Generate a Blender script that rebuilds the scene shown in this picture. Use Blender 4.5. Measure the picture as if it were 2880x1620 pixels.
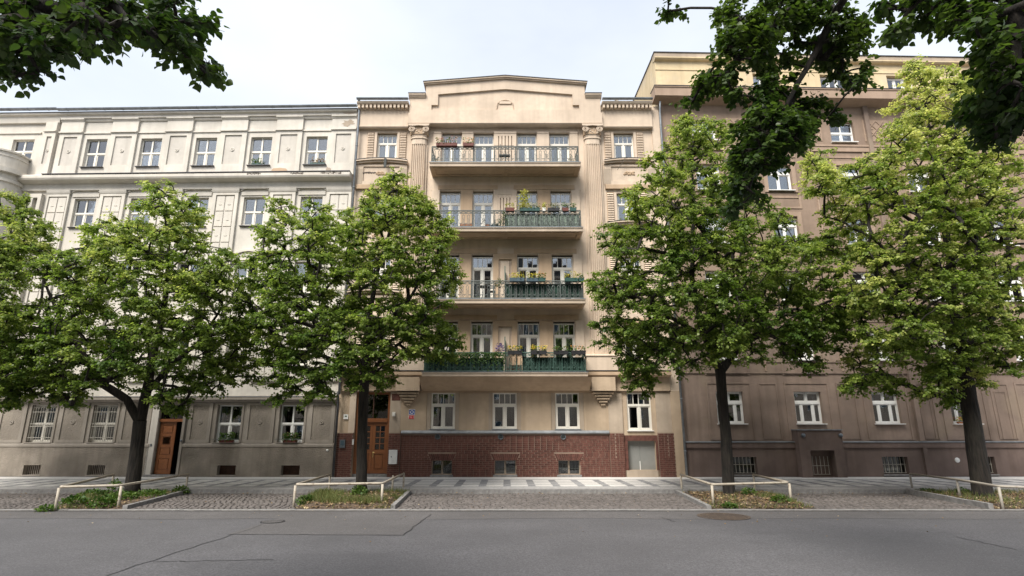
import bpy, math, random
import numpy as np
from mathutils import Vector, Matrix, noise as mnoise
random.seed(7); RNG = np.random.default_rng(7)
sc = bpy.context.scene
for o in list(bpy.data.objects): bpy.data.objects.remove(o, do_unlink=True)
COL = sc.collection
# ---------------------------------------------------------------- camera
FPX, TILT, DIST, EYE, PPX = 1598.0, math.atan(405/1598.0), 25.5, 1.86, 1424.0
cd = bpy.data.cameras.new('camera'); cam = bpy.data.objects.new('camera', cd); COL.objects.link(cam)
cd.sensor_width = 36; cd.lens = FPX/2880*36; cd.shift_x = (1440-PPX)/2880
cd.clip_start = .05; cd.clip_end = 2000
cam.location = (0, 0, EYE); cam.rotation_euler = (math.pi/2+TILT, 0, 0); sc.camera = cam
# ---------------------------------------------------------------- sky and sun
SUN_AZ, SUN_EL = math.radians(-150), math.radians(51)      # azimuth from +Y (towards the houses), negative = left: the sun stands behind the camera's left shoulder
wd = bpy.data.worlds.new('World'); sc.world = wd; wd.use_nodes = True
nt = wd.node_tree; nt.nodes.clear()
sky = nt.nodes.new('ShaderNodeTexSky'); sky.sky_type = 'NISHITA'; sky.sun_disc = False
sky.sun_elevation = SUN_EL; sky.sun_rotation = SUN_AZ; sky.air_density = 1.0; sky.dust_density = 2.5; sky.ozone_density = 1.0
tc = nt.nodes.new('ShaderNodeTexCoord'); mp = nt.nodes.new('ShaderNodeMapping'); mp.inputs['Scale'].default_value = (1, 1, 2.2)
nz = nt.nodes.new('ShaderNodeTexNoise'); nz.inputs['Scale'].default_value = 1.6; nz.inputs['Detail'].default_value = 5; nz.inputs['Roughness'].default_value = .5
rp = nt.nodes.new('ShaderNodeValToRGB'); rp.color_ramp.elements[0].position = .36; rp.color_ramp.elements[1].position = .66
rp.color_ramp.elements[0].color = (.62,.62,.62,1); rp.color_ramp.elements[1].color = (.9,.9,.9,1)
mx = nt.nodes.new('ShaderNodeMix'); mx.data_type = 'RGBA'; mx.inputs[7].default_value = (4.85, 5.08, 5.42, 1)
bg = nt.nodes.new('ShaderNodeBackground'); bg.inputs['Strength'].default_value = .052
wo = nt.nodes.new('ShaderNodeOutputWorld')
nt.links.new(tc.outputs['Generated'], mp.inputs[0]); nt.links.new(mp.outputs[0], nz.inputs['Vector'])
nt.links.new(nz.outputs['Fac'], rp.inputs[0]); nt.links.new(rp.outputs[0], mx.inputs[0])
nt.links.new(sky.outputs[0], mx.inputs[6]); nt.links.new(mx.outputs[2], bg.inputs[0]); nt.links.new(bg.outputs[0], wo.inputs[0])
sl = bpy.data.lights.new('sun', 'SUN'); sl.energy = 1.5; sl.angle = math.radians(28); sl.color = (1, .95, .87)
so = bpy.data.objects.new('sun', sl); COL.objects.link(so)
sd = Vector((math.sin(SUN_AZ)*math.cos(SUN_EL), math.cos(SUN_AZ)*math.cos(SUN_EL), math.sin(SUN_EL)))
so.rotation_euler = sd.to_track_quat('Z', 'Y').to_euler(); so.location = (-30, 20, 40)
vs = sc.view_settings; vs.view_transform = 'Standard'; vs.look = 'None'; vs.exposure = 2.14; vs.gamma = 1
sc.render.engine = 'CYCLES'; sc.cycles.max_bounces = 6; sc.cycles.transparent_max_bounces = 10
sc.cycles.diffuse_bounces = 3; sc.cycles.glossy_bounces = 3; sc.cycles.transmission_bounces = 3
# ---------------------------------------------------------------- picture -> place
CT, ST = math.cos(TILT), math.sin(TILT)
K = 2880/2576.0                                            # notes taken on a 2576 px wide view
def ray(px, py):
    a = (px-PPX)/FPX; b = (810-py)/FPX
    return Vector((a, CT-b*ST, ST+b*CT))
EYEV = Vector((0, 0, EYE))
def at_y(px, py, y): r = ray(px, py); return EYEV+r*(y/r.y)
def on_ground(px, py, z=0): r = ray(px, py); return EYEV+r*((z-EYE)/r.z)
# ---------------------------------------------------------------- mesh helpers
class MB:
    def __init__(s): s.v = []; s.f = []
    def box(s, x0, x1, y0, y1, z0, z1):
        if x0 > x1: x0, x1 = x1, x0
        if y0 > y1: y0, y1 = y1, y0
        if z0 > z1: z0, z1 = z1, z0
        n = len(s.v)
        s.v += [(x0,y0,z0),(x1,y0,z0),(x1,y1,z0),(x0,y1,z0),(x0,y0,z1),(x1,y0,z1),(x1,y1,z1),(x0,y1,z1)]
        s.f += [tuple(n+i for i in q) for q in ((0,3,2,1),(4,5,6,7),(0,1,5,4),(1,2,6,5),(2,3,7,6),(3,0,4,7))]
        return s
    def fbox(s, u0, u1, v0, v1, w0, w1): return s.box(u0, u1, -v1, -v0, w0, w1)      # facade coordinates: v = outwards
    def poly(s, pts):
        n = len(s.v); s.v += [tuple(p) for p in pts]; s.f.append(tuple(range(n, n+len(pts)))); return s
    def prism(s, pts, y0, y1):                                                          # (x, z) outline pulled along y
        n = len(s.v); k = len(pts)
        s.v += [(x, y0, z) for x, z in pts]+[(x, y1, z) for x, z in pts]
        s.f.append(tuple(range(n, n+k))); s.f.append(tuple(range(n+2*k-1, n+k-1, -1)))
        for i in range(k): j = (i+1) % k; s.f.append((n+i, n+k+i, n+k+j, n+j))
        return s
    def slab(s, pts, z0, z1):                                                           # (x, y) outline pulled along z
        n = len(s.v); k = len(pts)
        s.v += [(x, y, z0) for x, y in pts]+[(x, y, z1) for x, y in pts]
        s.f.append(tuple(range(n+k-1, n-1, -1))); s.f.append(tuple(range(n+k, n+2*k)))
        for i in range(k): j = (i+1) % k; s.f.append((n+i, n+j, n+k+j, n+k+i))
        return s
    def profile(s, prof, u0, u1):                                                       # (v, w) moulding profile run along u
        n = len(s.v); k = len(prof)
        s.v += [(u0, -v, w) for v, w in prof]+[(u1, -v, w) for v, w in prof]
        for i in range(k): j = (i+1) % k; s.f.append((n+i, n+j, n+k+j, n+k+i))
        s.f.append(tuple(range(n+k-1, n-1, -1))); s.f.append(tuple(range(n+k, n+2*k)))
        return s
    def tube(s, path, r, n=6, cap=True):
        path = [Vector(p) for p in path]; m = len(path)
        rs = r if hasattr(r, '__len__') else [r]*m
        base = len(s.v); ref = None
        for i, p in enumerate(path):
            d = (path[min(i+1, m-1)]-path[max(i-1, 0)])
            d = d.normalized() if d.length > 1e-9 else Vector((0,0,1))
            if ref is None: ref = d.orthogonal().normalized()
            ref = (ref-d*ref.dot(d)); ref = ref.normalized() if ref.length > 1e-6 else d.orthogonal().normalized()
            b = d.cross(ref)
            for k in range(n):
                a = 2*math.pi*k/n; s.v.append(tuple(p+(ref*math.cos(a)+b*math.sin(a))*rs[i]))
        for i in range(m-1):
            for k in range(n):
                k2 = (k+1) % n; s.f.append((base+i*n+k, base+i*n+k2, base+(i+1)*n+k2, base+(i+1)*n+k))
        if cap:
            s.f.append(tuple(base+k for k in range(n-1, -1, -1))); s.f.append(tuple(base+(m-1)*n+k for k in range(n)))
        return s
    def lathe(s, prof, n=16, c=(0,0,0)):                                                # (r, z)
        base = len(s.v); m = len(prof)
        for r, z in prof:
            for k in range(n): a = 2*math.pi*k/n; s.v.append((c[0]+r*math.cos(a), c[1]+r*math.sin(a), c[2]+z))
        for i in range(m-1):
            for k in range(n): k2 = (k+1) % n; s.f.append((base+i*n+k, base+i*n+k2, base+(i+1)*n+k2, base+(i+1)*n+k))
        s.f.append(tuple(base+k for k in range(n-1, -1, -1))); s.f.append(tuple(base+(m-1)*n+k for k in range(n)))
        return s
    def mesh(s, name, mat=None, smooth=False):
        me = bpy.data.meshes.new(name); me.from_pydata(s.v, [], s.f); me.update()
        if mat: me.materials.append(mat)
        if smooth: me.polygons.foreach_set('use_smooth', [True]*len(me.polygons))
        return me
    def build(s, name, mat, parent=None, smooth=False, loc=None, kind=None):
        return add(name, s.mesh(name, mat, smooth), parent, loc, kind)
def add(name, me, parent=None, loc=None, kind=None):
    o = bpy.data.objects.new(name, me); COL.objects.link(o)
    if parent: o.parent = parent
    if loc is not None: o.location = loc
    if kind: o['kind'] = kind
    return o
def tag(o, label, cat, group=None):
    o['label'] = label; o['category'] = cat
    if group: o['group'] = group
    return o
def empty(name, loc, rz=0):
    o = bpy.data.objects.new(name, None); COL.objects.link(o); o.location = loc; o.rotation_euler = (0, 0, rz); o.empty_display_size = .2
    return o
def npmesh(name, V, F, mat, attr=None):
    V = np.asarray(V, np.float32); F = np.asarray(F, np.int32); nf, k = F.shape
    me = bpy.data.meshes.new(name); me.vertices.add(len(V)); me.vertices.foreach_set('co', V.ravel())
    me.loops.add(nf*k); me.loops.foreach_set('vertex_index', F.ravel())
    me.polygons.add(nf); me.polygons.foreach_set('loop_start', np.arange(0, nf*k, k, dtype=np.int32))
    if attr is not None:
        a = me.attributes.new('tint', 'FLOAT', 'FACE'); a.data.foreach_set('value', np.asarray(attr, np.float32))
    me.update(calc_edges=True); me.validate()
    if mat: me.materials.append(mat)
    return me
# ---------------------------------------------------------------- materials
def newmat(name):
    m = bpy.data.materials.new(name); m.use_nodes = True; t = m.node_tree
    return m, t, t.nodes['Principled BSDF'], t.links
def node(t, kind, **kw):
    n = t.nodes.new(kind)
    for k, v in kw.items(): setattr(n, k, v)
    return n
def noise_fac(t, scale, vec, detail=4, lo=.35, hi=.65, mapscale=None):
    if mapscale:
        m = node(t, 'ShaderNodeMapping'); m.inputs['Scale'].default_value = mapscale; t.links.new(vec, m.inputs[0]); vec = m.outputs[0]
    n = node(t, 'ShaderNodeTexNoise'); n.inputs['Scale'].default_value = scale; n.inputs['Detail'].default_value = detail
    t.links.new(vec, n.inputs['Vector'])
    r = node(t, 'ShaderNodeMapRange'); r.inputs[1].default_value = lo; r.inputs[2].default_value = hi
    t.links.new(n.outputs['Fac'], r.inputs[0]); return r.outputs[0], n.outputs['Fac']
def mixc(t, fac, a, b, amt=None):
    m = node(t, 'ShaderNodeMix'); m.data_type = 'RGBA'
    if amt is not None and not isinstance(fac, (int, float)):
        q = node(t, 'ShaderNodeMath', operation='MULTIPLY'); t.links.new(fac, q.inputs[0]); q.inputs[1].default_value = amt; fac = q.outputs[0]
    if isinstance(fac, (int, float)): m.inputs[0].default_value = fac
    else: t.links.new(fac, m.inputs[0])
    for i, c in ((6, a), (7, b)):
        if isinstance(c, tuple): m.inputs[i].default_value = (*c, 1)
        else: t.links.new(c, m.inputs[i])
    return m.outputs[2]
def scalec(c, k): return tuple(x*k for x in c)
def bump(t, p, h, strength, dist=.01):
    b = node(t, 'ShaderNodeBump'); b.inputs['Strength'].default_value = strength; b.inputs['Distance'].default_value = dist
    t.links.new(h, b.inputs['Height']); t.links.new(b.outputs[0], p.inputs['Normal'])
def stucco(name, col, var=.16, streak=.25, grain=90, bstr=.25, bd=.006, rough=.9, stain=None):
    m, t, p, L = newmat(name); co = node(t, 'ShaderNodeTexCoord').outputs['Object']
    f1, _ = noise_fac(t, .7, co, 6); c = mixc(t, f1, scalec(col, 1-var), scalec(col, 1+var*.4))
    f2, _ = noise_fac(t, 1.0, co, 6, .46, .76, (4.2, 4.2, .24)); c = mixc(t, f2, c, (col[0]*.52, col[1]*.5, col[2]*.47), streak)
    f4, _ = noise_fac(t, 5, co, 5, .42, .75); c = mixc(t, f4, c, scalec(col, .76), .4)
    if stain:
        f5, _ = noise_fac(t, .55, co, 7, .56, .64); c = mixc(t, f5, c, stain, .5)
    f3, g = noise_fac(t, grain, co, 3)
    L.new(c, p.inputs['Base Color']); p.inputs['Roughness'].default_value = rough; p.inputs['Specular IOR Level'].default_value = .25
    bump(t, p, g, bstr, bd); return m
def plain(name, col, rough=.6, metal=0, var=.12, scale=6, bstr=0, spec=.4, objrand=0):
    m, t, p, L = newmat(name); co = node(t, 'ShaderNodeTexCoord').outputs['Object']
    f, g = noise_fac(t, scale, co, 5); c = mixc(t, f, scalec(col, 1-var), scalec(col, 1+var))
    if objrand:
        oi = node(t, 'ShaderNodeObjectInfo'); hs = node(t, 'ShaderNodeHueSaturation')
        mr = node(t, 'ShaderNodeMapRange'); mr.inputs[3].default_value = 1-objrand; mr.inputs[4].default_value = 1+objrand
        L.new(oi.outputs['Random'], mr.inputs[0]); L.new(mr.outputs[0], hs.inputs['Value']); L.new(c, hs.inputs['Color']); c = hs.outputs[0]
    L.new(c, p.inputs['Base Color']); p.inputs['Roughness'].default_value = rough; p.inputs['Metallic'].default_value = metal
    p.inputs['Specular IOR Level'].default_value = spec
    if bstr: bump(t, p, g, bstr)
    return m
def weathered(name, col, worn, rough=.6, amount=.5, scale=14):
    m, t, p, L = newmat(name); co = node(t, 'ShaderNodeTexCoord').outputs['Object']
    f, g = noise_fac(t, scale, co, 7, .55, .68); c = mixc(t, f, col, worn, amount)
    f2, _ = noise_fac(t, 1.7, co, 5); c = mixc(t, f2, c, scalec(worn, 1.2), .18)
    L.new(c, p.inputs['Base Color']); p.inputs['Roughness'].default_value = rough; bump(t, p, g, .2, .004); return m
def tinted(name, ca, cb, rough=.55, trans=.35, cc=None):          # leaves: colour by the per-leaf attribute
    m, t, p, L = newmat(name); at = node(t, 'ShaderNodeAttribute'); at.attribute_name = 'tint'
    r = node(t, 'ShaderNodeValToRGB'); r.color_ramp.elements[0].color = (*ca, 1); r.color_ramp.elements[1].color = (*cb, 1)
    if cc: e = r.color_ramp.elements.new(.55); e.color = (*cc, 1)
    L.new(at.outputs['Fac'], r.inputs[0]); L.new(r.outputs[0], p.inputs['Base Color'])
    p.inputs['Roughness'].default_value = rough; p.inputs['Specular IOR Level'].default_value = .35
    tr = node(t, 'ShaderNodeBsdfTranslucent'); hs = node(t, 'ShaderNodeHueSaturation'); hs.inputs['Value'].default_value = 1.5; hs.inputs['Saturation'].default_value = 1.1
    L.new(r.outputs[0], hs.inputs['Color']); L.new(hs.outputs[0], tr.inputs[0])
    ms = node(t, 'ShaderNodeMixShader'); ms.inputs[0].default_value = trans
    L.new(p.outputs[0], ms.inputs[1]); L.new(tr.outputs[0], ms.inputs[2]); L.new(ms.outputs[0], t.nodes['Material Output'].inputs[0]); return m
def glassmat(name, refl=.14, tint=(.72,.76,.77), rough=.015):
    m, t, p, L = newmat(name); t.nodes.remove(p)
    fr = node(t, 'ShaderNodeFresnel'); fr.inputs[0].default_value = 1.5
    ad = node(t, 'ShaderNodeMath', operation='ADD'); ad.inputs[1].default_value = refl; ad.use_clamp = True
    gl = node(t, 'ShaderNodeBsdfGlossy'); gl.inputs['Roughness'].default_value = rough; gl.inputs[0].default_value = (.95,.97,1,1)
    tp = node(t, 'ShaderNodeBsdfTransparent'); tp.inputs[0].default_value = (*tint, 1)
    co = node(t, 'ShaderNodeTexCoord').outputs['Object']; _, g = noise_fac(t, 2.2, co, 2)
    b = node(t, 'ShaderNodeBump'); b.inputs['Strength'].default_value = .05; b.inputs['Distance'].default_value = .02; L.new(g, b.inputs['Height'])
    L.new(b.outputs[0], gl.inputs['Normal'])
    ms = node(t, 'ShaderNodeMixShader'); L.new(fr.outputs[0], ad.inputs[0]); L.new(ad.outputs[0], ms.inputs[0])
    L.new(tp.outputs[0], ms.inputs[1]); L.new(gl.outputs[0], ms.inputs[2]); L.new(ms.outputs[0], t.nodes['Material Output'].inputs[0]); return m
def asphalt(name, col):
    m, t, p, L = newmat(name); co = node(t, 'ShaderNodeTexCoord').outputs['Object']
    f, _ = noise_fac(t, .35, co, 6); c = mixc(t, f, scalec(col, .76), scalec(col, 1.18))
    f2, _ = noise_fac(t, .5, co, 4, .4, .7, (.15, 2.2, 1)); c = mixc(t, f2, c, scalec(col, .78), .45)
    f3, g = noise_fac(t, 34, co, 4, .32, .66); c = mixc(t, f3, scalec(col, .55), c)
    f4, _ = noise_fac(t, 45, co, 2, .62, .72); c = mixc(t, f4, c, scalec(col, 2.2), .6)
    f6, _ = noise_fac(t, 1.1, co, 6, .55, .75); c = mixc(t, f6, c, scalec(col, .62), .5)
    L.new(c, p.inputs['Base Color']); p.inputs['Roughness'].default_value = .82; p.inputs['Specular IOR Level'].default_value = .35
    bump(t, p, g, .5, .006); return m
def bark(name):
    m, t, p, L = newmat(name); co = node(t, 'ShaderNodeTexCoord').outputs['Object']
    f, g = noise_fac(t, 9, co, 6, .35, .68, (2.2, 2.2, .28)); c = mixc(t, f, (.006,.005,.004), (.030,.024,.019))
    f2, _ = noise_fac(t, 2.5, co, 4, .5, .7); c = mixc(t, f2, c, (.035,.036,.022), .3)
    L.new(c, p.inputs['Base Color']); p.inputs['Roughness'].default_value = .95; bump(t, p, g, 1.0, .04); return m
CREAM = (.60, .49, .385)
M = dict(
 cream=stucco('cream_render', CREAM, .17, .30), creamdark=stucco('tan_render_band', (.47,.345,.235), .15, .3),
 creamgrey=stucco('grey_tan_roughcast', (.42,.345,.27), .2, .35, 60, .5, .012), creamlow=stucco('tan_render_ground', (.47,.365,.262), .2, .4, stain=(.40,.31,.24)),
 white=stucco('off_white_render', (.62,.582,.52), .14, .28, stain=(.56,.51,.44)), whitepan=stucco('off_white_panel_render', (.54,.505,.455), .1, .25),
 grey=stucco('grey_roughcast', (.275,.24,.20), .42, .6, 28, 1.0, .03, stain=(.15,.125,.10)), greytrim=stucco('grey_smooth_trim', (.32,.285,.245), .2, .4),
 greypanel=stucco('grey_roughcast_panel', (.285,.25,.21), .25, .35, 26, 1.0, .03),
 brown=stucco('brown_render', (.285,.21,.16), .22, .4, stain=(.20,.145,.115)), brownlow=stucco('brown_render_ground', (.265,.20,.162), .3, .5, stain=(.29,.23,.17)),
 plinth=stucco('dark_brown_plinth', (.165,.122,.106), .3, .45, stain=(.19,.145,.12)), yellow=stucco('yellow_render', (.62,.50,.32), .16, .35, stain=(.50,.43,.33)),
 browntrim=stucco('brown_trim_render', (.36,.265,.20), .15, .3),
 mortar=stucco('pale_mortar', (.28,.205,.16), .25, .3, 70, .6, .01),
 brick=plain('red_brick', (.098,.040,.030), .85, var=.28, scale=9, bstr=.3, objrand=.22),
 zinc=plain('zinc_sheet', (.26,.28,.30), .5, .55, .18, 4), zincdark=plain('dark_zinc_edge', (.07,.07,.075), .5, .4, .2, 5),
 frame=weathered('white_window_paint', (.72,.69,.62), (.45,.41,.35), .5, .3, 20), framenew=plain('white_plastic_frame', (.78,.78,.76), .35, var=.04),
 glass=glassmat('window_glass'), glassdark=glassmat('dim_window_glass', .05, (.55,.56,.52)),
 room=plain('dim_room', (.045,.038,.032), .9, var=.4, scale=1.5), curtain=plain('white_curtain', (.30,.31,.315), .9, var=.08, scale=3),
 drape=plain('brown_drape', (.13,.06,.035), .9, var=.3, scale=8), blind=plain('pale_blind', (.20,.22,.25), .8, var=.06),
 wood=weathered('varnished_wood', (.215,.078,.026), (.13,.045,.018), .42, .5, 7), wooddark=plain('dark_wood', (.06,.026,.014), .6, var=.3),
 iron=weathered('green_grey_iron', (.075,.09,.085), (.14,.14,.125), .6, .4), irondark=plain('dark_iron', (.03,.035,.033), .6, var=.2),
 irongreen=weathered('green_painted_iron', (.028,.075,.058), (.08,.115,.10), .55, .4), bars=weathered('pale_painted_bars', (.42,.40,.35), (.22,.17,.13), .6, .4),
 screen=plain('green_screen_cloth', (.017,.045,.033), .8, var=.35, scale=7), reed=plain('grey_green_screen', (.16,.20,.165), .9, var=.55, scale=11),
 railpaint=weathered('old_cream_rail_paint', (.38,.34,.275), (.14,.10,.07), .65, .8, 13), greypaint=weathered('grey_rail_paint', (.30,.275,.235), (.17,.14,.11), .6, .5, 11),
 asphalt=asphalt('asphalt_grey', (.108,.105,.110)), asphaltnew=asphalt('asphalt_patch_warm', (.114,.108,.108)), tar=plain('tar_seam', (.022,.022,.024), .6),
 sett=plain('granite_sett', (.108,.096,.09), .8, var=.3, scale=5, bstr=.35, objrand=.2), joint=plain('sandy_joint', (.105,.088,.07), .95, var=.4, scale=8),
 slabw=plain('pale_mosaic_slab', (.54,.525,.50), .8, var=.14, scale=20, bstr=.3, objrand=.1), slabd=plain('dark_mosaic_square', (.235,.235,.24), .8, var=.25, scale=22, bstr=.3, objrand=.15),
 pave=plain('grey_mosaic_paving', (.31,.305,.30), .85, var=.2, scale=9, bstr=.3), kerb=plain('granite_kerb', (.20,.195,.19), .8, var=.22, scale=7, bstr=.3),
 soil=plain('dry_soil', (.085,.06,.042), 1, var=.5, scale=9, bstr=.8), ground=plain('far_ground', (.12,.11,.1), .95, var=.3, scale=.2),
 bark=bark('linden_bark'), twig=plain('twig_bark', (.035,.027,.02), .9, var=.3),
 leaf=tinted('linden_leaf', (.060,.112,.020), (.52,.53,.17), .42, .5, (.185,.25,.050)), leafbacklit=tinted('backlit_linden_leaf', (.022,.048,.010), (.090,.135,.024), .45, .42),  # near boughs get darker greens: backlighting put into the leaf colour
 weed=tinted('weed_leaf', (.025,.07,.012), (.11,.17,.03), .6, .3), grassm=tinted('grass_blade', (.05,.09,.015), (.24,.22,.09), .7, .3),
 litter=tinted('dry_leaf_litter', (.10,.062,.03), (.52,.43,.27), .85, .1, (.24,.165,.085)), flowerred=tinted('red_flowers', (.35,.03,.03), (.65,.38,.33), .6, .3),
 floweryel=tinted('yellow_flowers', (.62,.38,.01), (.75,.62,.05), .6, .3), flowerpur=tinted('violet_flowers', (.06,.04,.13), (.20,.15,.34), .6, .3), floworange=tinted('orange_flowers', (.6,.12,.02), (.7,.35,.08), .6, .3),
 paleleaf=tinted('pale_yellow_foliage', (.20,.22,.03), (.46,.44,.12), .6, .4), boxgreen=plain('green_plastic_box', (.02,.065,.055), .5), boxblack=plain('black_plastic_box', (.014,.014,.016), .5),
 boxbrown=plain('brown_plastic_box', (.11,.03,.02), .6), boxblue=plain('slate_blue_box', (.045,.075,.095), .5), boxwhite=plain('white_plastic_pot', (.65,.64,.6), .5), terra=plain('terracotta', (.34,.13,.06), .8),
 sheet=weathered('grey_sheet_metal', (.215,.22,.21), (.27,.265,.25), .5, .4, 3), metalbox=plain('grey_metal', (.13,.15,.17), .45, .4), signwhite=plain('sign_white', (.75,.75,.73), .5, var=.04), signblue=plain('sign_blue', (.03,.075,.30), .4), signred=plain('sign_red', (.48,.03,.03), .4),
 lampw=plain('milk_lamp_glass', (.7,.68,.62), .3), brass=plain('brass', (.5,.38,.16), .35, .8), cast=weathered('rusty_cast_iron', (.055,.042,.034), (.13,.09,.06), .75, .6), roof=plain('dark_roof', (.06,.05,.05), .9), pipe=plain('old_pipe', (.36,.33,.29), .6, .2),
)
# ---------------------------------------------------------------- facade helpers
class House:
    def __init__(s, name, x, a):
        s.O = Vector((x, DIST, 0)); s.a = a; s.e = empty(name, s.O, a)
        s.ex = Vector((math.cos(a), math.sin(a), 0)); s.eo = Vector((math.sin(a), -math.cos(a), 0))
    def uw(s, px, py, v=0):
        r = ray(px, py); t = (v-(EYEV-s.O).dot(s.eo))/r.dot(s.eo); p = EYEV+r*t-s.O
        return p.dot(s.ex), p.z
    def u(s, px, py, v=0): return s.uw(px, py, v)[0]
    def w(s, px, py, v=0): return s.uw(px, py, v)[1]
def wall(mb, u0, u1, w0, w1, ops, v=0, depth=.3):
    us = sorted({u0, u1, *[o[0] for o in ops], *[o[1] for o in ops]}); us = [x for x in us if u0-1e-6 <= x <= u1+1e-6]
    ws = sorted({w0, w1, *[o[2] for o in ops], *[o[3] for o in ops]}); ws = [x for x in ws if w0-1e-6 <= x <= w1+1e-6]
    for i in range(len(us)-1):
        for j in range(len(ws)-1):
            cu, cw = (us[i]+us[i+1])/2, (ws[j]+ws[j+1])/2
            if any(o[0] < cu < o[1] and o[2] < cw < o[3] for o in ops): continue
            mb.poly([(us[i],-v,ws[j]),(us[i+1],-v,ws[j]),(us[i+1],-v,ws[j+1]),(us[i],-v,ws[j+1])])
    b = -v+depth
    for a0, a1, c0, c1 in ops:
        mb.poly([(a0,-v,c0),(a0,-v,c1),(a0,b,c1),(a0,b,c0)]); mb.poly([(a1,-v,c1),(a1,-v,c0),(a1,b,c0),(a1,b,c1)])
        mb.poly([(a0,-v,c1),(a1,-v,c1),(a1,b,c1),(a0,b,c1)]); mb.poly([(a0,-v,c0),(a0,b,c0),(a1,b,c0),(a1,-v,c0)])
    return mb
def layer(mb, u0, u1, w0, w1, ops, v0, v1):        # a raised layer with openings and closed outer edges
    wall(mb, u0, u1, w0, w1, ops, v1, v1-v0)
    for q in ([(u0,-v0,w0),(u0,-v0,w1),(u0,-v1,w1),(u0,-v1,w0)], [(u1,-v0,w0),(u1,-v1,w0),(u1,-v1,w1),(u1,-v0,w1)],
              [(u0,-v0,w1),(u1,-v0,w1),(u1,-v1,w1),(u0,-v1,w1)], [(u0,-v0,w0),(u0,-v1,w0),(u1,-v1,w0),(u1,-v0,w0)]): mb.poly(q)
    return mb
CACHE = {}
def cached(key, fn):
    if key not in CACHE: CACHE[key] = fn()
    return CACHE[key]
def frame_parts(wd, h, rows, outer, trans, mull, thin):
    mb = MB(); panes = []; t = .07
    mb.box(-wd/2, -wd/2+outer, 0, t, 0, h).box(wd/2-outer, wd/2, 0, t, 0, h)
    mb.box(-wd/2+outer, wd/2-outer, 0, t, 0, outer).box(-wd/2+outer, wd/2-outer, 0, t, h-outer, h)
    top = h-outer; inner = wd-2*outer; hh = h-2*outer
    for i, (fr, cols, kind) in enumerate(rows):
        bot = top-fr*hh
        if i < len(rows)-1:
            mb.box(-wd/2+outer, wd/2-outer, -.02, t, bot-trans/2, bot+trans/2)
        z0 = bot+(trans/2 if i < len(rows)-1 else 0); z1 = top-(trans/2 if i else 0); x = -wd/2+outer
        for j, cf in enumerate(cols):
            x1 = x+cf*inner; bar = thin if kind == 'thin' else mull
            if j < len(cols)-1: mb.box(x1-bar/2, x1+bar/2, -.012 if kind != 'thin' else .004, t-.002, z0, z1)
            a = x+(bar/2 if j else 0); c = x1-(bar/2 if j < len(cols)-1 else 0)
            if kind == 'sash':                          # casement with its own sash
                s = .045; a += .004; c -= .004
                mb.box(a, a+s, .012, t-.01, z0, z1).box(c-s, c, .012, t-.01, z0, z1).box(a+s, c-s, .012, t-.01, z0, z0+s*1.2).box(a+s, c-s, .012, t-.01, z1-s, z1)
                panes.append((a+s, c-s, z0+s*1.2, z1-s))
            else: panes.append((a, c, z0, z1))
            x = x1
        top = bot
    return mb, panes
def pane_mesh(w, h, m): return MB().box(-w/2, w/2, 0, .008, -h/2, h/2).mesh('pane', m)
def curtain_mesh(w, h, m, seed):
    mb = MB(); n = max(8, int(w/.035)); rr = random.Random(seed); ph = rr.random()*6
    xs = [-w/2+w*i/n for i in range(n+1)]
    for zi in (0, h):
        for x in xs: mb.v.append((x, .014*math.sin(x*44+ph)+.008*math.sin(x*19+ph*2), zi))
    for i in range(n): mb.f.append((i, i+1, n+2+i, n+1+i))
    return mb.mesh('curtain', m, True)
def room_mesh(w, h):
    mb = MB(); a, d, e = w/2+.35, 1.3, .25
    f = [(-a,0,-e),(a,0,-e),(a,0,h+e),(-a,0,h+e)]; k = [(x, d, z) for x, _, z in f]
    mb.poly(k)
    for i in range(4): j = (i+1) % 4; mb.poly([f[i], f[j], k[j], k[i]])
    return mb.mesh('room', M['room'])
WSEED = [0]
def window(b, uc, w0, w1, wd, rows, v=-.13, fm='frame', cur=None, sill='zinc', depth=.3, glass='glass', outer=.055, trans=.085, mull=.07, thin=.03, sillv=.06):
    h = w1-w0; WSEED[0] += 1
    key = (round(wd,3), round(h,3), str(rows), fm, outer, trans, mull)
    def mk():
        mb, p = frame_parts(wd, h, rows, outer, trans, mull, thin); return mb.mesh('window', M[fm]), p
    me, panes = cached(key, mk)
    wn = add('window', me, b.e, (uc, -v, w0))
    for (a, c, z0, z1) in panes:
        pm = cached(('p', round(c-a,3), round(z1-z0,3), glass), lambda: pane_mesh(c-a, z1-z0, M[glass]))
        o = add('pane', pm, wn, ((a+c)/2, .03, (z0+z1)/2))
        o.rotation_euler = (random.gauss(0,.012), 0, random.gauss(0,.012))
    if cur:
        for kind, xa, xb, za, zb in cur:              # fractions of the window
            cw, ch = (xb-xa)*wd, (zb-za)*h; sd_ = WSEED[0] % 5
            if kind == 'blind': cm = cached(('b', round(cw,2), round(ch,2)), lambda: MB().box(-cw/2, cw/2, 0, .012, 0, ch).mesh('blind', M['blind']))
            else: cm = cached((kind, round(cw,2), round(ch,2), sd_), lambda: curtain_mesh(cw, ch, M[kind], sd_))
            add('blind' if kind == 'blind' else 'curtain', cm, wn, ((xa+xb)/2*wd-wd/2, .12+.02*(WSEED[0] % 2), za*h))
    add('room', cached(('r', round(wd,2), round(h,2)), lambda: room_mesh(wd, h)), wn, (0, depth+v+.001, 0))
    if sill:
        s = MB().box(-wd/2-.05, wd/2+.05, v-sillv, -.0, -.035, -.004)
        add('sill', cached(('s', round(wd,2), sill, v, sillv), lambda: s.mesh('sill', M[sill])), wn, (0, 0, 0))
    return wn
C_FULL = [('curtain', .02, .98, .02, .72)]
C_SIDES = [('curtain', .02, .26, .02, .98), ('curtain', .74, .98, .02, .98)]
C_LEFT = [('curtain', .02, .45, .02, .98)]
C_LOW = [('curtain', .02, .98, .02, .6)]
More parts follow.
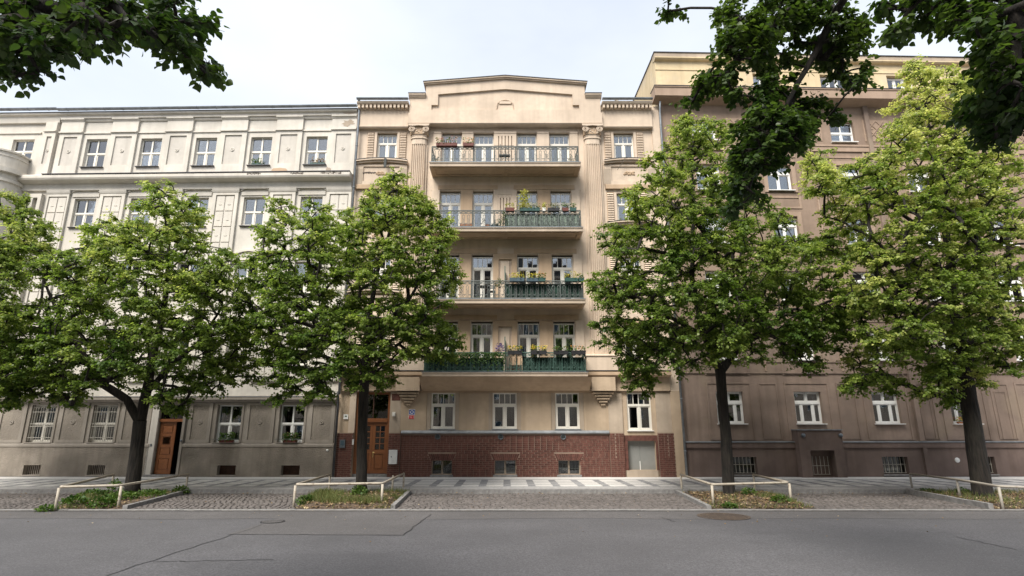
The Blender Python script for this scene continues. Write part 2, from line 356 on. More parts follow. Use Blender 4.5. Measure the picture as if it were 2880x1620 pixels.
C_BLIND = [('blind', .03, .97, .55, .98), ('curtain', .02, .98, .02, .55)]
C_TOP = [('blind', .03, .97, .04, .70)]
CURS = [C_FULL, C_SIDES, C_LEFT, C_LOW, C_BLIND, None, C_FULL, C_SIDES]
ROW22 = [(.5, [.5,.5], 'pl'), (.5, [.5,.5], 'sash')]
ROW42 = [(.29, [.25]*4, 'thin'), (.71, [.5,.5], 'sash')]
ROW23 = [(.34, [.5,.5], 'sash'), (.66, [.27,.46,.27], 'sash')]
def arc_band(mb, uc, half, wtop, rise, th, v0, v1, n=14):
    pts = [(uc-half+2*half*i/n, wtop-rise*((2*i/n-1)**2)) for i in range(n+1)]
    mb.prism(pts+[(x, z-th) for x, z in reversed(pts)], -v1, -v0); return mb

# ================================================================ LEFT HOUSE (off-white upper floors, grey ground floor)
LH = House('apartment_house', -7.42, -.024)
tag(LH.e, 'off-white stuccoed apartment house with grey roughcast ground floor, left of the tan house', 'building')
uA, uB = LH.u(268, 423), LH.u(889, 423)
LU = [uA+(uB-uA)*i/4 for i in range(5)]; PITCH = (uB-uA)/4
LEFT, BAYX = LU[0]-PITCH*.5-.62, LU[0]-PITCH*.5-.9
LW = 1.06
FL = [(4.75, 6.30), (8.08, 9.62), (11.42, 12.90), (14.58, 16.12)]
ops = [(u-LW/2, u+LW/2, a, c) for u in LU for a, c in FL]
wall(MB(), LEFT, 0, 3.41, 17.45, ops).build('upper_wall', M['white'], LH.e)
for fi, (a, c) in enumerate(FL):
    for k, u in enumerate(LU):
        window(LH, u, a, c, LW, ROW22, cur=CURS[(fi*5+k*3) % 8], sill='zincdark', sillv=.1)
# pilasters of the top floor, with sunk panels and small round bosses
def boss(b, u, w, v, r=.1, mat='white'):
    me = cached(('boss', r, mat), lambda: MB().lathe([(r,0),(r,.02),(r*.72,.03),(r*.66,.012),(r*.3,.014),(r*.28,.035),(.01,.04)], 14).mesh('rosette', M[mat], True))
    o = add('rosette', me, b.e, (u, -v, w)); o.rotation_euler = (math.pi/2, 0, 0)
PU = [LU[0]-PITCH/2+PITCH*i for i in range(6)]
PWD = 1.32
for i, u in enumerate(PU):
    a, c = u-PWD/2, min(u+PWD/2, -.02)
    if i == 0: a = u-.50
    m = (a+c)/2; hw = (c-a)/2-.235
    layer(MB(), a, c, 14.0, 16.40, [(m-hw, m+hw, 14.62, 16.2)], 0, .10).build('pilaster', M['white'], LH.e)
    MB().fbox(m-hw, m+hw, .0, .045, 14.62, 16.2).build('pilaster_panel', M['whitepan'], LH.e)
    boss(LH, m, 15.42, .045)
    MB().fbox(a-.03, c, 0, .17, 16.40, 16.47).build('pilaster_ledge', M['white'], LH.e)
    MB().fbox(a, c, 0, .11, 16.472, 17.04).build('frieze_block', M['white'], LH.e)
    MB().profile([(0,17.04),(.13,17.04),(.15,17.09),(.20,17.12),(.20,17.2),(0,17.2)], a-.03, c).build('block_cap', M['white'], LH.e)
for k, u in enumerate(LU):
    a, c = u-PITCH/2+PWD/2, u+PITCH/2-PWD/2
    MB().fbox(a, c-.03, 0, .05, 16.40, 16.46).build('frieze_ledge', M['white'], LH.e)
    MB().profile([(0,17.06),(.05,17.06),(.09,17.12),(.09,17.19),(0,17.19)], a, c-.03).build('frieze_moulding', M['white'], LH.e)
MB().profile([(0,17.2),(.16,17.2),(.16,17.33),(.27,17.38),(.27,17.47),(0,17.47)], LEFT, -.01).build('eaves_cornice', M['white'], LH.e)
MB().profile([(0,13.30),(.12,13.30),(.12,13.62),(.30,13.66),(.46,13.72),(.50,13.80),(.50,13.93),(.46,13.98),(0,14.03)], LEFT, -.06).build('main_cornice', M['white'], LH.e)
MB().fbox(LEFT, -.06, 0, .53, 13.981, 14.012).build('cornice_flashing', M['zincdark'], LH.e)
for (pa, pb) in ((2480,2620), (985,1120), (1290,1500), (1715,1850)):      # crumbled stretches of the cornice edge
    bx_ = 0 if pa == 2480 else 540
    ua, ub = LH.u(bx_+pa*.2795, 500, .5), LH.u(bx_+pb*.2795, 500, .5)
    mb = MB(); n = 14
    for i in range(n):
        x = ua+(ub-ua)*i/n; mb.fbox(x, x+(ub-ua)/n*random.uniform(.6,1.05), .44, .503+random.random()*.006, 13.83+random.random()*.05, 13.90+random.random()*.04)
    mb.build('crumbled_edge', M['cast'], LH.e)
# tall pilasters below, faced with raised square panels
def sq_mesh():
    mb = MB(); mb.prism([(-.19,-.37),(.19,-.37),(.19,.37),(-.19,.37)], -.03, 0)
    mb.prism([(-.08,-.06),(0,-.085),(.08,-.06),(0,-.045)], -.045, -.028); return mb.mesh('raised_panel', M['white'])
for i, u in enumerate(PU):
    a, c = u-PWD/2+.04, min(u+PWD/2-.04, -.03)
    if i == 0: a = u-.46
    m = (a+c)/2
    p = layer(MB(), a, c, 4.05, 13.12, [(m-.46, m+.46, 4.3, 12.98)], 0, .11).build('tall_pilaster', M['white'], LH.e)
    MB().fbox(m-.46, m+.46, 0, .05, 4.3, 12.98).build('pilaster_field', M['whitepan'], LH.e)
    MB().profile([(0,13.12),(.13,13.12),(.16,13.2),(.18,13.3),(0,13.3)], a-.04, min(c+.04, -.02)).build('pilaster_cap', M['white'], LH.e)
    for r in range(11):
        for s in (-.22, .22): add('raised_panel', cached('sq', sq_mesh), p, (m+s, -.05, 12.55-r*.79))
for fi in (0, 1, 2):
    for u in LU:
        wt = FL[fi][1]
        arc_band(MB(), u, .68, wt+.62, .22, .10, 0, .07).build('arch_moulding', M['white'], LH.e)
        MB().fbox(u-.66, u+.66, 0, .045, wt+.08, wt+.26).build('window_head', M['white'], LH.e)
# gutter
def gutter(b, u0, u1, w, v, r=.085, brackets=0):
    mb = MB(); n = 9
    for u in (u0, u1):
        for i in range(n): a = math.pi*i/(n-1); mb.v.append((u, -(v-r*math.cos(a)), w-r*math.sin(a)))
    for i in range(n-1): mb.f.append((i, i+1, n+i+1, n+i))
    mb.fbox(u0, u1, v-r-.03, v-r+.005, w-.03, w+.05)
    g = mb.build('gutter', M['zinc'], b.e, True)
    for i in range(brackets):
        u = u0+(u1-u0)*(i+.5)/brackets
        MB().tube([(u, -(v+(r+.008)*math.cos(a)), w-(r+.008)*math.sin(a)) for a in [math.pi*j/8 for j in range(9)]], .009, 4).build('gutter_bracket', M['zinc'], g)
    return g
gutter(LH, LEFT, .02, 17.62, .36, .1, 16)
# ground floor
GW = [(LU[i]-.55, LU[i]+.55, 1.42, 3.02) for i in (0,1,3,4)]
DU = LH.u(472, 1260); DOORO = (DU-.56, DU+.56, .02, 3.0)
BAS = []
for (xa, xb) in ((64,113),(245,293),(610,662),(790,842)):
    a, c = LH.u(xa, 1325, .09), LH.u(xb, 1325, .09); BAS.append((a, c, .07, .47))
wall(MB(), LEFT, 0, 0, 3.41, GW+[DOORO]+BAS).build('ground_wall', M['greytrim'], LH.e)
layer(MB(), LEFT, DOORO[0]-.22, 0, 1.24, BAS[:2], 0, .09).build('roughcast_plinth', M['grey'], LH.e)
layer(MB(), DOORO[1]+.12, -.02, 0, 1.24, BAS[2:], 0, .09).build('roughcast_plinth', M['grey'], LH.e)
MB().profile([(0,1.24),(.115,1.24),(.115,1.33),(.10,1.36),(0,1.39)], LEFT, DOORO[0]-.22).build('plinth_band', M['greytrim'], LH.e)
MB().profile([(0,1.24),(.115,1.24),(.115,1.33),(.10,1.36),(0,1.39)], DOORO[1]+.12, -.02).build('plinth_band', M['greytrim'], LH.e)
MB().profile([(0,3.12),(.08,3.14),(.12,3.2),(.24,3.24),(.24,3.33),(.20,3.36),(0,3.42)], LEFT, 0).build('belt_cornice', M['greytrim'], LH.e)
MB().fbox(LEFT, 0, 0, .25, 3.362, 3.385).build('belt_flashing', M['zinc'], LH.e)
for (u0, u1) in [(LEFT+.02, GW[0][0]-.2), (GW[0][1]+.2, GW[1][0]-.2), (GW[1][1]+.2, DOORO[0]-.36), (DOORO[1]+.2, GW[2][0]-.2), (GW[2][1]+.2, GW[3][0]-.2), (GW[3][1]+.2, -.08)]:
    layer(MB(), u0, u1, 1.40, 3.12, [(u0+.16, u1-.16, 1.53, 3.0)], 0, .05).build('panel_frame', M['greytrim'], LH.e)
    MB().fbox(u0+.16, u1-.16, 0, .012, 1.53, 3.0).build('roughcast_panel', M['greypanel'], LH.e)
    if u1-u0 > .9: boss(LH, (u0+u1)/2, 2.28, .012, .1, 'greytrim')
GWIN = []
for i, (a, c, w0, w1) in enumerate(GW):
    layer(MB(), a-.09, c+.09, w0-.02, w1+.09, [(a, c, w0, w1)], 0, .035).build('window_surround', M['greytrim'], LH.e)
    GWIN.append(window(LH, (a+c)/2, w0, w1, c-a, ROW22, v=-.16, fm='framenew' if i > 1 else 'frame', cur=[None, None, C_SIDES, [('curtain', .02, .2, .02, .98)]][i], sill='greytrim', sillv=.1))
for i in (0, 1):                                        # wrought grilles over the two left windows
    a, c, w0, w1 = GW[i]; g = empty('grille', (0,0,0)); g.parent = LH.e
    n = 10; bar = cached('gbar', lambda: MB().tube([(0,0,0),(0,0,1.5)], .011, 5).mesh('bar', M['bars']))
    for j in range(n): add('bar', bar, g, (a+.05+(c-a-.1)*j/(n-1), .02, w0+.05))
    hb = cached('ghbar', lambda: MB().box(-.55, .55, -.006, .006, -.012, .012).mesh('cross_bar', M['bars']))
    for z in (.2, .68, .79, 1.3): add('cross_bar', hb, g, ((a+c)/2, .008, w0+z))
    arch = cached('garch', lambda: MB().tube([(.055*math.cos(t), 0, .09*math.sin(t)) for t in [math.pi*k/8 for k in range(9)]], .009, 4).mesh('arch', M['bars']))
    for j in range(n-1): add('arch', arch, g, (a+.05+(c-a-.1)*(j+.5)/(n-1), .012, w0+1.42))
for k, (a, c, w0, w1) in enumerate(BAS):               # cellar openings with rusty slats
    p = MB().fbox(a, c, -.2, -.16, w0, w1).build('cellar_shutter', M['wooddark'], LH.e)
    if k < 2:
        for j in range(9):
            x = a+(c-a)*(j+.5)/9; MB().fbox(x-.012, x+.012, -.155, -.13, w0, w1).build('slat', M['bars'], p)
    else:
        for j in range(16):
            x = a+(c-a)*(j+.5)/16; MB().fbox(x-.014, x+.014, -.155, -.145, w0+.02, w1-.01).build('slat', M['wooddark'], p)
    MB().fbox(a-.03, c+.03, .0, .11, w0-.05, w0-.005).build('cellar_sill', M['greytrim'], LH.e)
# the timber door, one leaf standing open on a dark passage
def panel_leaf(mb, x0, x1, z0, z1, panels, t=.05):
    wall(mb, x0, x1, z0, z1, panels, 0, .02)
    for a, c, d, e in panels:
        mb.prism([(a+.03,d+.03),(c-.03,d+.03),(c-.03,e-.03),(a+.03,e-.03)], -.002, .02); mb.poly([(a,.02,d),(c,.02,d),(c,.02,e),(a,.02,e)])
    mb.box(x0, x1, .021, t, z0, z1); return mb
a, c = DOORO[0], DOORO[1]; lw = (c-a)*.66
d = MB(); panel_leaf(d, a+.03, a+lw, .1, 2.3, [(a+.16, a+lw-.12, .28, .76), (a+.16, a+lw-.12, .9, 1.2), (a+.2, a+lw-.16, 1.32, 1.68), (a+.16, a+lw-.12, 1.8, 2.16)])
dr = d.build('door', M['wood'], LH.e, loc=(0, .1, 0))
MB().box(a+.24, a+lw-.2, -.004, .012, 1.36, 1.64).build('door_pane', M['glassdark'], dr)
MB().fbox(a, c, -.14, -.02, 2.3, 2.42).build('door_transom_beam', M['wood'], LH.e)
MB().fbox(a, c, -.12, -.11, 2.42, 3.0).build('fanlight', M['glassdark'], LH.e)
MB().box(a, c, .13, .16, 2.42, 3.0).box((a+c)/2-.02, (a+c)/2+.02, .09, .13, 2.42, 3.0).build('fanlight_bar', M['wooddark'], LH.e)
MB().poly([(a,1.7,0),(c,1.7,0),(c,1.7,3),(a,1.7,3)]).poly([(a,.3,0),(a,1.7,0),(a,1.7,3),(a,.3,3)]).poly([(c,.3,0),(c,1.7,0),(c,1.7,3),(c,.3,3)]).poly([(a,.3,2.4),(c,.3,2.4),(c,1.7,2.4),(a,1.7,2.4)]).poly([(a,.0,.09),(c,.0,.09),(c,1.7,.09),(a,1.7,.09)]).build('passage', M['room'], LH.e)
MB().fbox(a-.3, a-.001, 0, .09, 0, 3.05).build('door_jamb', M['whitepan'], LH.e)
MB().fbox(c+.001, c+.11, 0, .12, 0, 3.05).build('door_jamb', M['greytrim'], LH.e)
MB().fbox(a-.25, c+.12, -.02, .2, 0, .085).build('door_step', M['kerb'], LH.e)
MB().lathe([(.04,0),(.045,.03),(.02,.05)], 10).build('doorbell', M['metalbox'], LH.e, loc=(c+.06, -.12, 1.5)).rotation_euler = (math.pi/2,0,0)
MB().fbox(a-.17, a-.11, .09, .11, 1.26, 1.36).build('doorbell_plate', M['metalbox'], LH.e)
MB().lathe([(.05,0),(.05,.03),(.02,.05)], 10).build('vent_cap', M['signwhite'], LH.e, loc=(-.28, -.09, 1.1)).rotation_euler = (math.pi/2,0,0)
# rounded bay at the far left end
BW0, BW1 = LEFT-2.6, LEFT
def bow(mb, w0, w1, r=1.55, c=None, n=22, k=1.0):
    c = c if c is not None else LEFT-2.75; pts = []
    for i in range(n+1):
        a = math.pi*i/n; pts.append((c-r*k*math.cos(a), -.35-r*.75*k*math.sin(a)))
    mb.slab(pts+[(c+r*k, .0), (c-r*k, .0)], w0, w1); return mb
bl = LEFT-.0
wall(MB(), LEFT-6, LEFT, 3.41, 17.45, [(LEFT-2.3, LEFT-1.2, 14.9, 16.15)]).build('bay_wall', M['white'], LH.e)
wall(MB(), LEFT-6, LEFT, 0, 3.41, []).build('bay_ground_wall', M['grey'], LH.e)
b_ = bow(MB(), 3.5, 13.9).build('bow_bay', M['white'], LH.e)
bow(MB(), 13.9, 14.12, k=1.14).build('bow_cornice', M['white'], LH.e)
bow(MB(), 13.45, 13.6, k=1.05).build('bow_moulding', M['white'], LH.e)
bow(MB(), 14.12, 14.95, k=1.0).build('bow_parapet', M['white'], LH.e)
bow(MB(), 14.95, 15.03, k=1.05).build('parapet_cap', M['white'], LH.e)
bow(MB(), 14.72, 14.78, k=1.02).build('parapet_band', M['white'], LH.e)
MB().profile([(0,13.30),(.12,13.30),(.12,13.62),(.30,13.66),(.46,13.72),(.50,13.80),(.50,13.93),(.46,13.98),(0,14.03)], LEFT-6, LEFT-.002).build('bay_cornice', M['white'], LH.e)
MB().profile([(0,17.0),(.12,17.0),(.16,17.33),(.27,17.38),(.27,17.47),(0,17.47)], LEFT-6, LEFT-.002).build('bay_eaves', M['white'], LH.e)
layer(MB(), LEFT-.62, LEFT-.03, 14.05, 16.45, [(LEFT-.45, LEFT-.2, 14.7, 16.2)], 0, .18).build('bay_pilaster', M['white'], LH.e)
MB().fbox(LEFT-.45, LEFT-.2, 0, .12, 14.7, 16.2).build('pilaster_panel', M['whitepan'], LH.e)
boss(LH, LEFT-.325, 15.45, .12, .08)
MB().fbox(LEFT-.66, LEFT-.02, 0, .24, 16.452, 16.52).build('bay_ledge', M['white'], LH.e)
MB().fbox(LEFT-.62, LEFT-.03, 0, .19, 16.522, 16.99).build('bay_frieze_block', M['white'], LH.e)
MB().fbox(LEFT-6, LEFT-.9, 0, .06, 16.45, 16.52).build('bay_frieze_ledge', M['white'], LH.e)
window(LH, LEFT-1.75, 14.9, 16.15, 1.1, ROW22, cur=C_FULL, sill='zincdark')
layer(MB(), LEFT-.62, LEFT-.05, 4.0, 13.1, [(LEFT-.45, LEFT-.22, 4.4, 12.9)], 0, .2).build('bay_tall_pilaster', M['white'], LH.e)
gutter(LH, LEFT-6, LEFT-.02, 17.66, .36, .1, 6)
# roof and party walls
MB().poly([(LEFT-6,-.3,17.5),(.0,-.3,17.5),(0,6,19.6),(LEFT-6,6,19.6)]).poly([(LEFT-6,6,19.6),(0,6,19.6),(0,12,17.5),(LEFT-6,12,17.5)]).poly([(LEFT-6,12,0),(0,12,0),(0,12,17.5),(LEFT-6,12,17.5)]).poly([(LEFT-6,-.0,0),(LEFT-6,12,0),(LEFT-6,12,17.5),(LEFT-6,0,17.5)]).build('roof', M['roof'], LH.e)
# damp patches where the render has come away at the right end
def patch(b, u, w, v, rx, rz, mat, seed, n=18):
    rr = random.Random(seed); pts = []
    for i in range(n):
        a = 2*math.pi*i/n; k = rr.uniform(.45, 1.1); pts.append((u+rx*k*math.cos(a), w+rz*k*math.sin(a)))
    MB().prism(pts, -v-.004, -v).build('bare_patch', M[mat], b.e)
patch(LH, LH.u(983, 342), 16.80, .115, .35, .2, 'creamgrey', 3); patch(LH, LH.u(975, 352), 16.66, .117, .16, .12, 'creamgrey', 4)
patch(LH, -.35, 17.3, .162, .5, .08, 'creamgrey', 8)
patch(LH, LH.u(790, 474), 14.25, .105, .45, .14, 'creamdark', 5, 8); patch(LH, LH.u(925, 478), 14.25, .105, .14, .2, 'creamgrey', 6)

# ================================================================ MIDDLE HOUSE (tan, balconies, brick plinth)
CH = House('balcony_house', 0, 0)
tag(CH.e, 'tan apartment house with stepped gable, four balconies, fluted pilasters and red brick plinth', 'building')
AX, COLU = -.06, 4.27
CUL, CUR_ = -7.40, 7.62
BAL = [(4.15, 4.33), (7.33, 7.53), (10.68, 10.87), (13.90, 14.10)]      # slab soffit and floor of each balcony
BV, BH = 1.15, 3.5
FT = [6.76, 9.95, 13.18, 16.30]                                       # heads of the french windows
TR = [(6.21-4.33)/(6.76-4.33), 0, 0, 0]
CU = [-2.70, -1.12, 1.01, 2.63]; CW = .98
SU = [CH.u(1088, 411), CH.u(1754.5, 409)]
ops = []
for k in range(4):
    for u in CU: ops.append((u-CW/2, u+CW/2, BAL[k][1]+.03, FT[k]))
ST_ = [(4.98, 6.62), (8.25, 9.85), (11.6, 13.05), (14.82, 16.28)]
for k in range(4):
    for u in SU: ops.append((u-.49, u+.49, *ST_[k]))
GU = [CH.u(1246, 1158), CH.u(1419.6, 1158), CH.u(1596, 1158)]
for u in GU: ops.append((u-.53, u+.53, 1.98, 3.54))
RG = CH.u(1798, 1158); ops.append((RG-.53, RG+.53, 1.92, 3.54))
DC = CH.u(1045.5, 1215); CDO = (DC-.75, DC+.75, .0, 3.57); ops.append(CDO)
GATE = (CH.u(1766.6, 1285, .0), CH.u(1846, 1285, 0), .28, 1.48); ops.append(GATE)
CBAS = [(CH.u(x0, 1315), CH.u(x1, 1315), .1, .68) for x0, x1 in ((1214.5,1271),(1391,1450.6),(1570,1631))]; ops += CBAS
wall(MB(), CUL, CUR_, 0, 3.60, [o for o in ops if o[3] < 3.7]).build('ground_wall', M['creamlow'], CH.e)
wall(MB(), CUL, CUR_, 3.60, 17.75, [o for o in ops if o[3] > 3.7]).build('upper_wall', M['cream'], CH.e)
CWINS = {}
for k in range(4):
    for i, u in enumerate(CU):
        cur = [[C_FULL, C_FULL, C_SIDES, C_FULL], [C_FULL, C_LEFT, C_SIDES, C_TOP], [C_SIDES, C_FULL, C_LOW, C_LEFT], [C_FULL, C_TOP, C_FULL, C_FULL]][k][i]
        h = FT[k]-BAL[k][1]-.03
        CWINS[k, i] = window(CH, u, BAL[k][1]+.03, FT[k]-.08, CW, [(.235, [.25]*4, 'thin'), (.765, [.5,.5], 'sash')], v=-.16, cur=cur, sill=None, mull=.09, trans=.11)
    for i, u in enumerate(SU):
        window(CH, u, ST_[k][0], ST_[k][1]-.06, .98, [(.33, [.25]*4, 'thin'), (.67, [.5,.5], 'sash')], v=-.14, cur=[C_TOP, C_FULL][(k+i) % 2], sill=None, mull=.08)
for i, u in enumerate(GU+[RG]):
    window(CH, u, 1.99 if i < 3 else 1.93, 3.54, 1.06, [(.32, [.25]*4, 'thin'), (.68, [.5,.5], 'sash')], v=-.05, cur=[[('drape', .02, .48, .02, .98)], None, C_FULL, [('drape', .5, .98, .02, .98)]][i], sill='zinc' if i < 3 else 'framenew', mull=.08, trans=.1, sillv=.07)
# shutters flanking the side windows
def louvre_mesh(h):
    mb = MB(); n = 17
    for i in range(n):
        z = h*i/n; mb.profile([(0, z+.01), (.05, z+.012), (.012, z+h/n-.004), (0, z+h/n-.004)], -.15, .15)
    return mb.mesh('louvre_strip', M['cream'])
for k in range(4):
    hh = ST_[k][1]-ST_[k][0]
    for u in SU:
        for s in (-1, 1):
            x = u+s*.80; p = MB().fbox(x-.17, x+.17, 0, .015, ST_[k][0]-.02, ST_[k][1]+.05).build('louvre_panel', M['creamdark'], CH.e)
            sl_ = cached(('sl', k), lambda: MB().profile([(0, .01), (.06, .014), (.014, hh/16-.006), (0, hh/16-.006)], -.15, .15).mesh('slat', M['cream']))
            for j in range(16): add('slat', sl_, p, (x, -.015, ST_[k][0]+hh/16*j))
            MB().fbox(u+s*.5 if s > 0 else u-.62, u+.62 if s > 0 else u-.5, 0, .05, ST_[k][0]-.02, ST_[k][1]+.02).build('window_strip', M['cream'], CH.e)
# side bays: curved ledge and framed breast panel under each window
for k in (1, 2, 3):
    for i, (u0, u1) in enumerate(((CUL+.05, -COLU-.55), (COLU+.5, CUR_-.42))):
        m = (u0+u1)/2; wt = ST_[k][0]-.02
        mb = MB(); arc_band(mb, m, (u1-u0)/2, wt, .11, .075, 0, .26); arc_band(mb, m, (u1-u0)/2, wt-.075, .11, .09, 0, .17); mb.build('curved_ledge', M['cream'], CH.e)
        arc_band(MB(), m, (u1-u0)/2, wt+.02, .11, .018, 0, .28).build('ledge_flashing', M['zincdark'], CH.e)
        layer(MB(), u0+.02, u1-.02, wt-1.5, wt-.28, [(m-.88, m+.88, wt-1.15, wt-.38)], 0, .085).build('breast_panel_frame', M['cream'], CH.e)
        MB().fbox(m-.88, m+.88, 0, .03, wt-1.15, wt-.38).build('breast_panel', M['cream'], CH.e)
        MB().fbox(u0+.02, u1-.02, 0, .13, wt-1.56, wt-1.35).build('breast_band', M['creamdark'], CH.e)
        for s in (-1, 1): MB().fbox(m+s*1.08-.17, m+s*1.08+.17, .085, .092, wt-1.3, wt-.5).build('roughcast_field', M['creamgrey'], CH.e)
        mb = MB(); rr = random.Random(k*3+i)
        for j in range(26): x, z = m+rr.uniform(-.24,.24), wt-.72+rr.uniform(-.07,.07); mb.lathe([(.05,0),(.04,.03),(.01,.045)], 7, (x, z, 0))
        o = mb.build('cartouche', M['creamdark'], CH.e, loc=(0, -.03, 0)); o.rotation_euler = (math.pi/2, 0, 0); o.scale = (1, 1, 1)
        o.data.transform(Matrix.Scale(-1, 4, (0,1,0))) if False else None
# pier faces between the french windows, with fluted or framed centre pier
for k in range(4):
    w0, w1 = BAL[k][1], FT[k]+.02
    edges = [(-3.62, CU[0]-.5), (CU[0]+.5, CU[1]-.5), (CU[2]+.5, CU[3]-.5), (CU[3]+.5, 3.55)]
    for j, (a, c) in enumerate(edges):
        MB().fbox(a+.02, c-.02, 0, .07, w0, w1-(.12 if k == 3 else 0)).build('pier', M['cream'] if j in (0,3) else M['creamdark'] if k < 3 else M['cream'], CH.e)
        if k == 3: MB().fbox(a+.02, c-.02, 0, .09, w1-.115, w1).build('pier_cap', M['cream'], CH.e)
    a, c = CU[1]+.5, CU[2]-.5; m = (a+c)/2
    slots = [(m+(q-2)*.16-.022, m+(q-2)*.16+.022, w0+.3, w1-.25) for q in range(5)] if k == 3 else [(m+(q-1.5)*.15-.02, m+(q-1.5)*.15+.02, w0+.3, w1-.42) for q in range(4)] if k == 2 else [(m-.3, m+.3, w0+.2, w1-.28)]
    layer(MB(), a+.02, c-.02, w0, w1-(.12 if k == 3 else 0), slots, 0, .09).build('centre_pier', M['cream'] if k > 1 else M['creamdark'], CH.e)
    if k == 3: MB().fbox(a+.01, c-.01, 0, .11, w1-.115, w1).build('pier_cap', M['cream'], CH.e)
    if k < 2: MB().fbox(m-.2, m+.2, 0, .075, w0+.2, w1-.38).build('pier_panel', M['cream'], CH.e)
    if k == 2: layer(MB(), m-.42, m+.42, w0+.2, w1-.2, [(m-.36, m+.36, w0+.25, w1-.26)], .09, .105).build('pier_moulding', M['cream'], CH.e)
    if k < 3:                                            # lintel strips over the windows
        for a, c in ((-3.3, -.42), (.36, 3.3)): MB().fbox(a, c, 0, .05, w1+.03, w1+.25).build('lintel_strip', M['creamdark'], CH.e)
        MB().fbox(-3.65, 3.6, 0, .018, w1+.004, w1+.029).build('string_course', M['cream'], CH.e)
# fluted pilasters with scrolled capitals
def column(u):
    c = empty('pilaster', (u, 0, 0)); c.parent = CH.e
    n = 7; prof = [(-.42, 0), (-.42, .10), (-.37, .10)]
    for i in range(n):
        x0 = -.32+i*.64/n; x1 = x0+.64/n; v = .2+.06*math.cos((x0+x1)/2/.42*1.35)
        prof += [(x0+.012, v), (x0+.022, v-.02), ((x0+x1)/2-.015, v-.05), ((x0+x1)/2+.015, v-.05), (x1-.022, v-.02), (x1-.012, v)]
    prof += [(.37, .10), (.42, .10), (.42, 0)]
    mb = MB(); mb.slab([(x, -v) for x, v in prof], 5.2, 15.55); mb.build('fluted_shaft', M['cream'], c)
    sm = [(-.37, 0), (-.37, .14), (-.3, .22), (-.15, .26), (.15, .26), (.3, .22), (.37, .14), (.37, 0)]
    MB().slab([(x, -v) for x, v in sm], 15.55, 15.98).build('necking', M['cream'], c)
    MB().slab([(x*1.12, -v*1.14) for x, v in sm], 15.84, 15.9).build('astragal', M['cream'], c)
    MB().slab([(x*1.05, -v*1.05) for x, v in sm], 15.98, 16.06).build('capital_neck', M['cream'], c)
    MB().slab([(x*1.18, -v*1.2) for x, v in sm], 16.06, 16.44).build('capital_bell', M['creamdark'], c)
    for s in (-1, 1):                                    # volutes
        path = []
        for i in range(34):
            t = i/33; a = t*2.3*2*math.pi; r = .165*(1-t*.85)
            path.append((s*(.36+r*math.cos(a+.9)), -.34-.04*t, 16.30+r*math.sin(a+.9)))
        MB().tube(path, [.04*(1-.55*i/33) for i in range(34)], 6).build('volute', M['cream'], c, True)
    mb = MB(); rr = random.Random(5)
    for i in range(34):                                 # carved leaves between the volutes
        x = rr.uniform(-.3, .3); z = rr.uniform(16.08, 16.36); r = rr.uniform(.02, .05); mb.lathe([(r,0),(r*.8,r*.7),(r*.2,r)], 6, (x, z, 0))
    mb.v = [(x, -.30-z, y) for x, y, z in mb.v]; mb.build('carved_leaves', M['cream'], c)
    MB().prism([(-.5,16.46),(-.3,16.44),(0,16.47),(.3,16.44),(.5,16.46),(.52,16.56),(-.52,16.56)], -.42, 0).build('abacus', M['cream'], c)
    return c
column(-COLU-.03); column(COLU-.03)
for s in (-1, 1):
    u = s*COLU-.03; a = -1 if s < 0 else 1
    MB().fbox(u-.68, u+.68, 0, .38, 4.46, 5.12).build('pedestal', M['cream'], CH.e)
    MB().profile([(0,5.12),(.42,5.12),(.42,5.17),(.36,5.21),(0,5.21)], u-.72, u+.72).build('pedestal_cap', M['cream'], CH.e)
    x0, x1 = (CUL+.02, -3.5) if s < 0 else (3.45, CUR_-.4)
    MB().profile([(0,4.2),(.40,4.22),(.50,4.28),(.50,4.40),(.44,4.46),(0,4.48)], x0, x1).build('storey_ledge', M['creamdark'], CH.e)
    MB().fbox(x0, x1, 0, .52, 4.462, 4.485).build('ledge_flashing', M['zincdark'], CH.e)
    MB().fbox(u-.52, u+.52, 0, .46, 3.60, 4.20).build('corbel_block', M['creamlow'], CH.e)
    for j in range(5):
        h = .46-j*.092; MB().profile([(0, 3.47-j*.125), (.30-j*.05, 3.47-j*.125), (.34-j*.05, 3.50-j*.125), (.34-j*.05, 3.55-j*.125), (0, 3.55-j*.125)], u-h, u+h).build('corbel_step', M['creamlow'], CH.e)
    xa, xb = (CUL+.02, u-.53) if s < 0 else (u+.53, CUR_-.4)
    MB().fbox(xa, xb, 0, .16, 3.62, 4.20).build('fascia_band', M['creamlow'], CH.e)
    MB().fbox(xa, xb, 0, .05, 4.9, 5.0).build('sill_course', M['cream'], CH.e)
MB().profile([(.0,3.62),(.10,3.62),(.35,3.70),(.80,3.95),(1.02,4.147),(.0,4.147)], -3.72, 3.66).build('shade_cove', M['creamdark'], CH.e)  # cove added, slanted and toned darker to deepen the shade under the balcony
MB().fbox(-4.25, 4.2, 0, .035, 3.55, 3.61).build('string_course', M['creamdark'], CH.e)
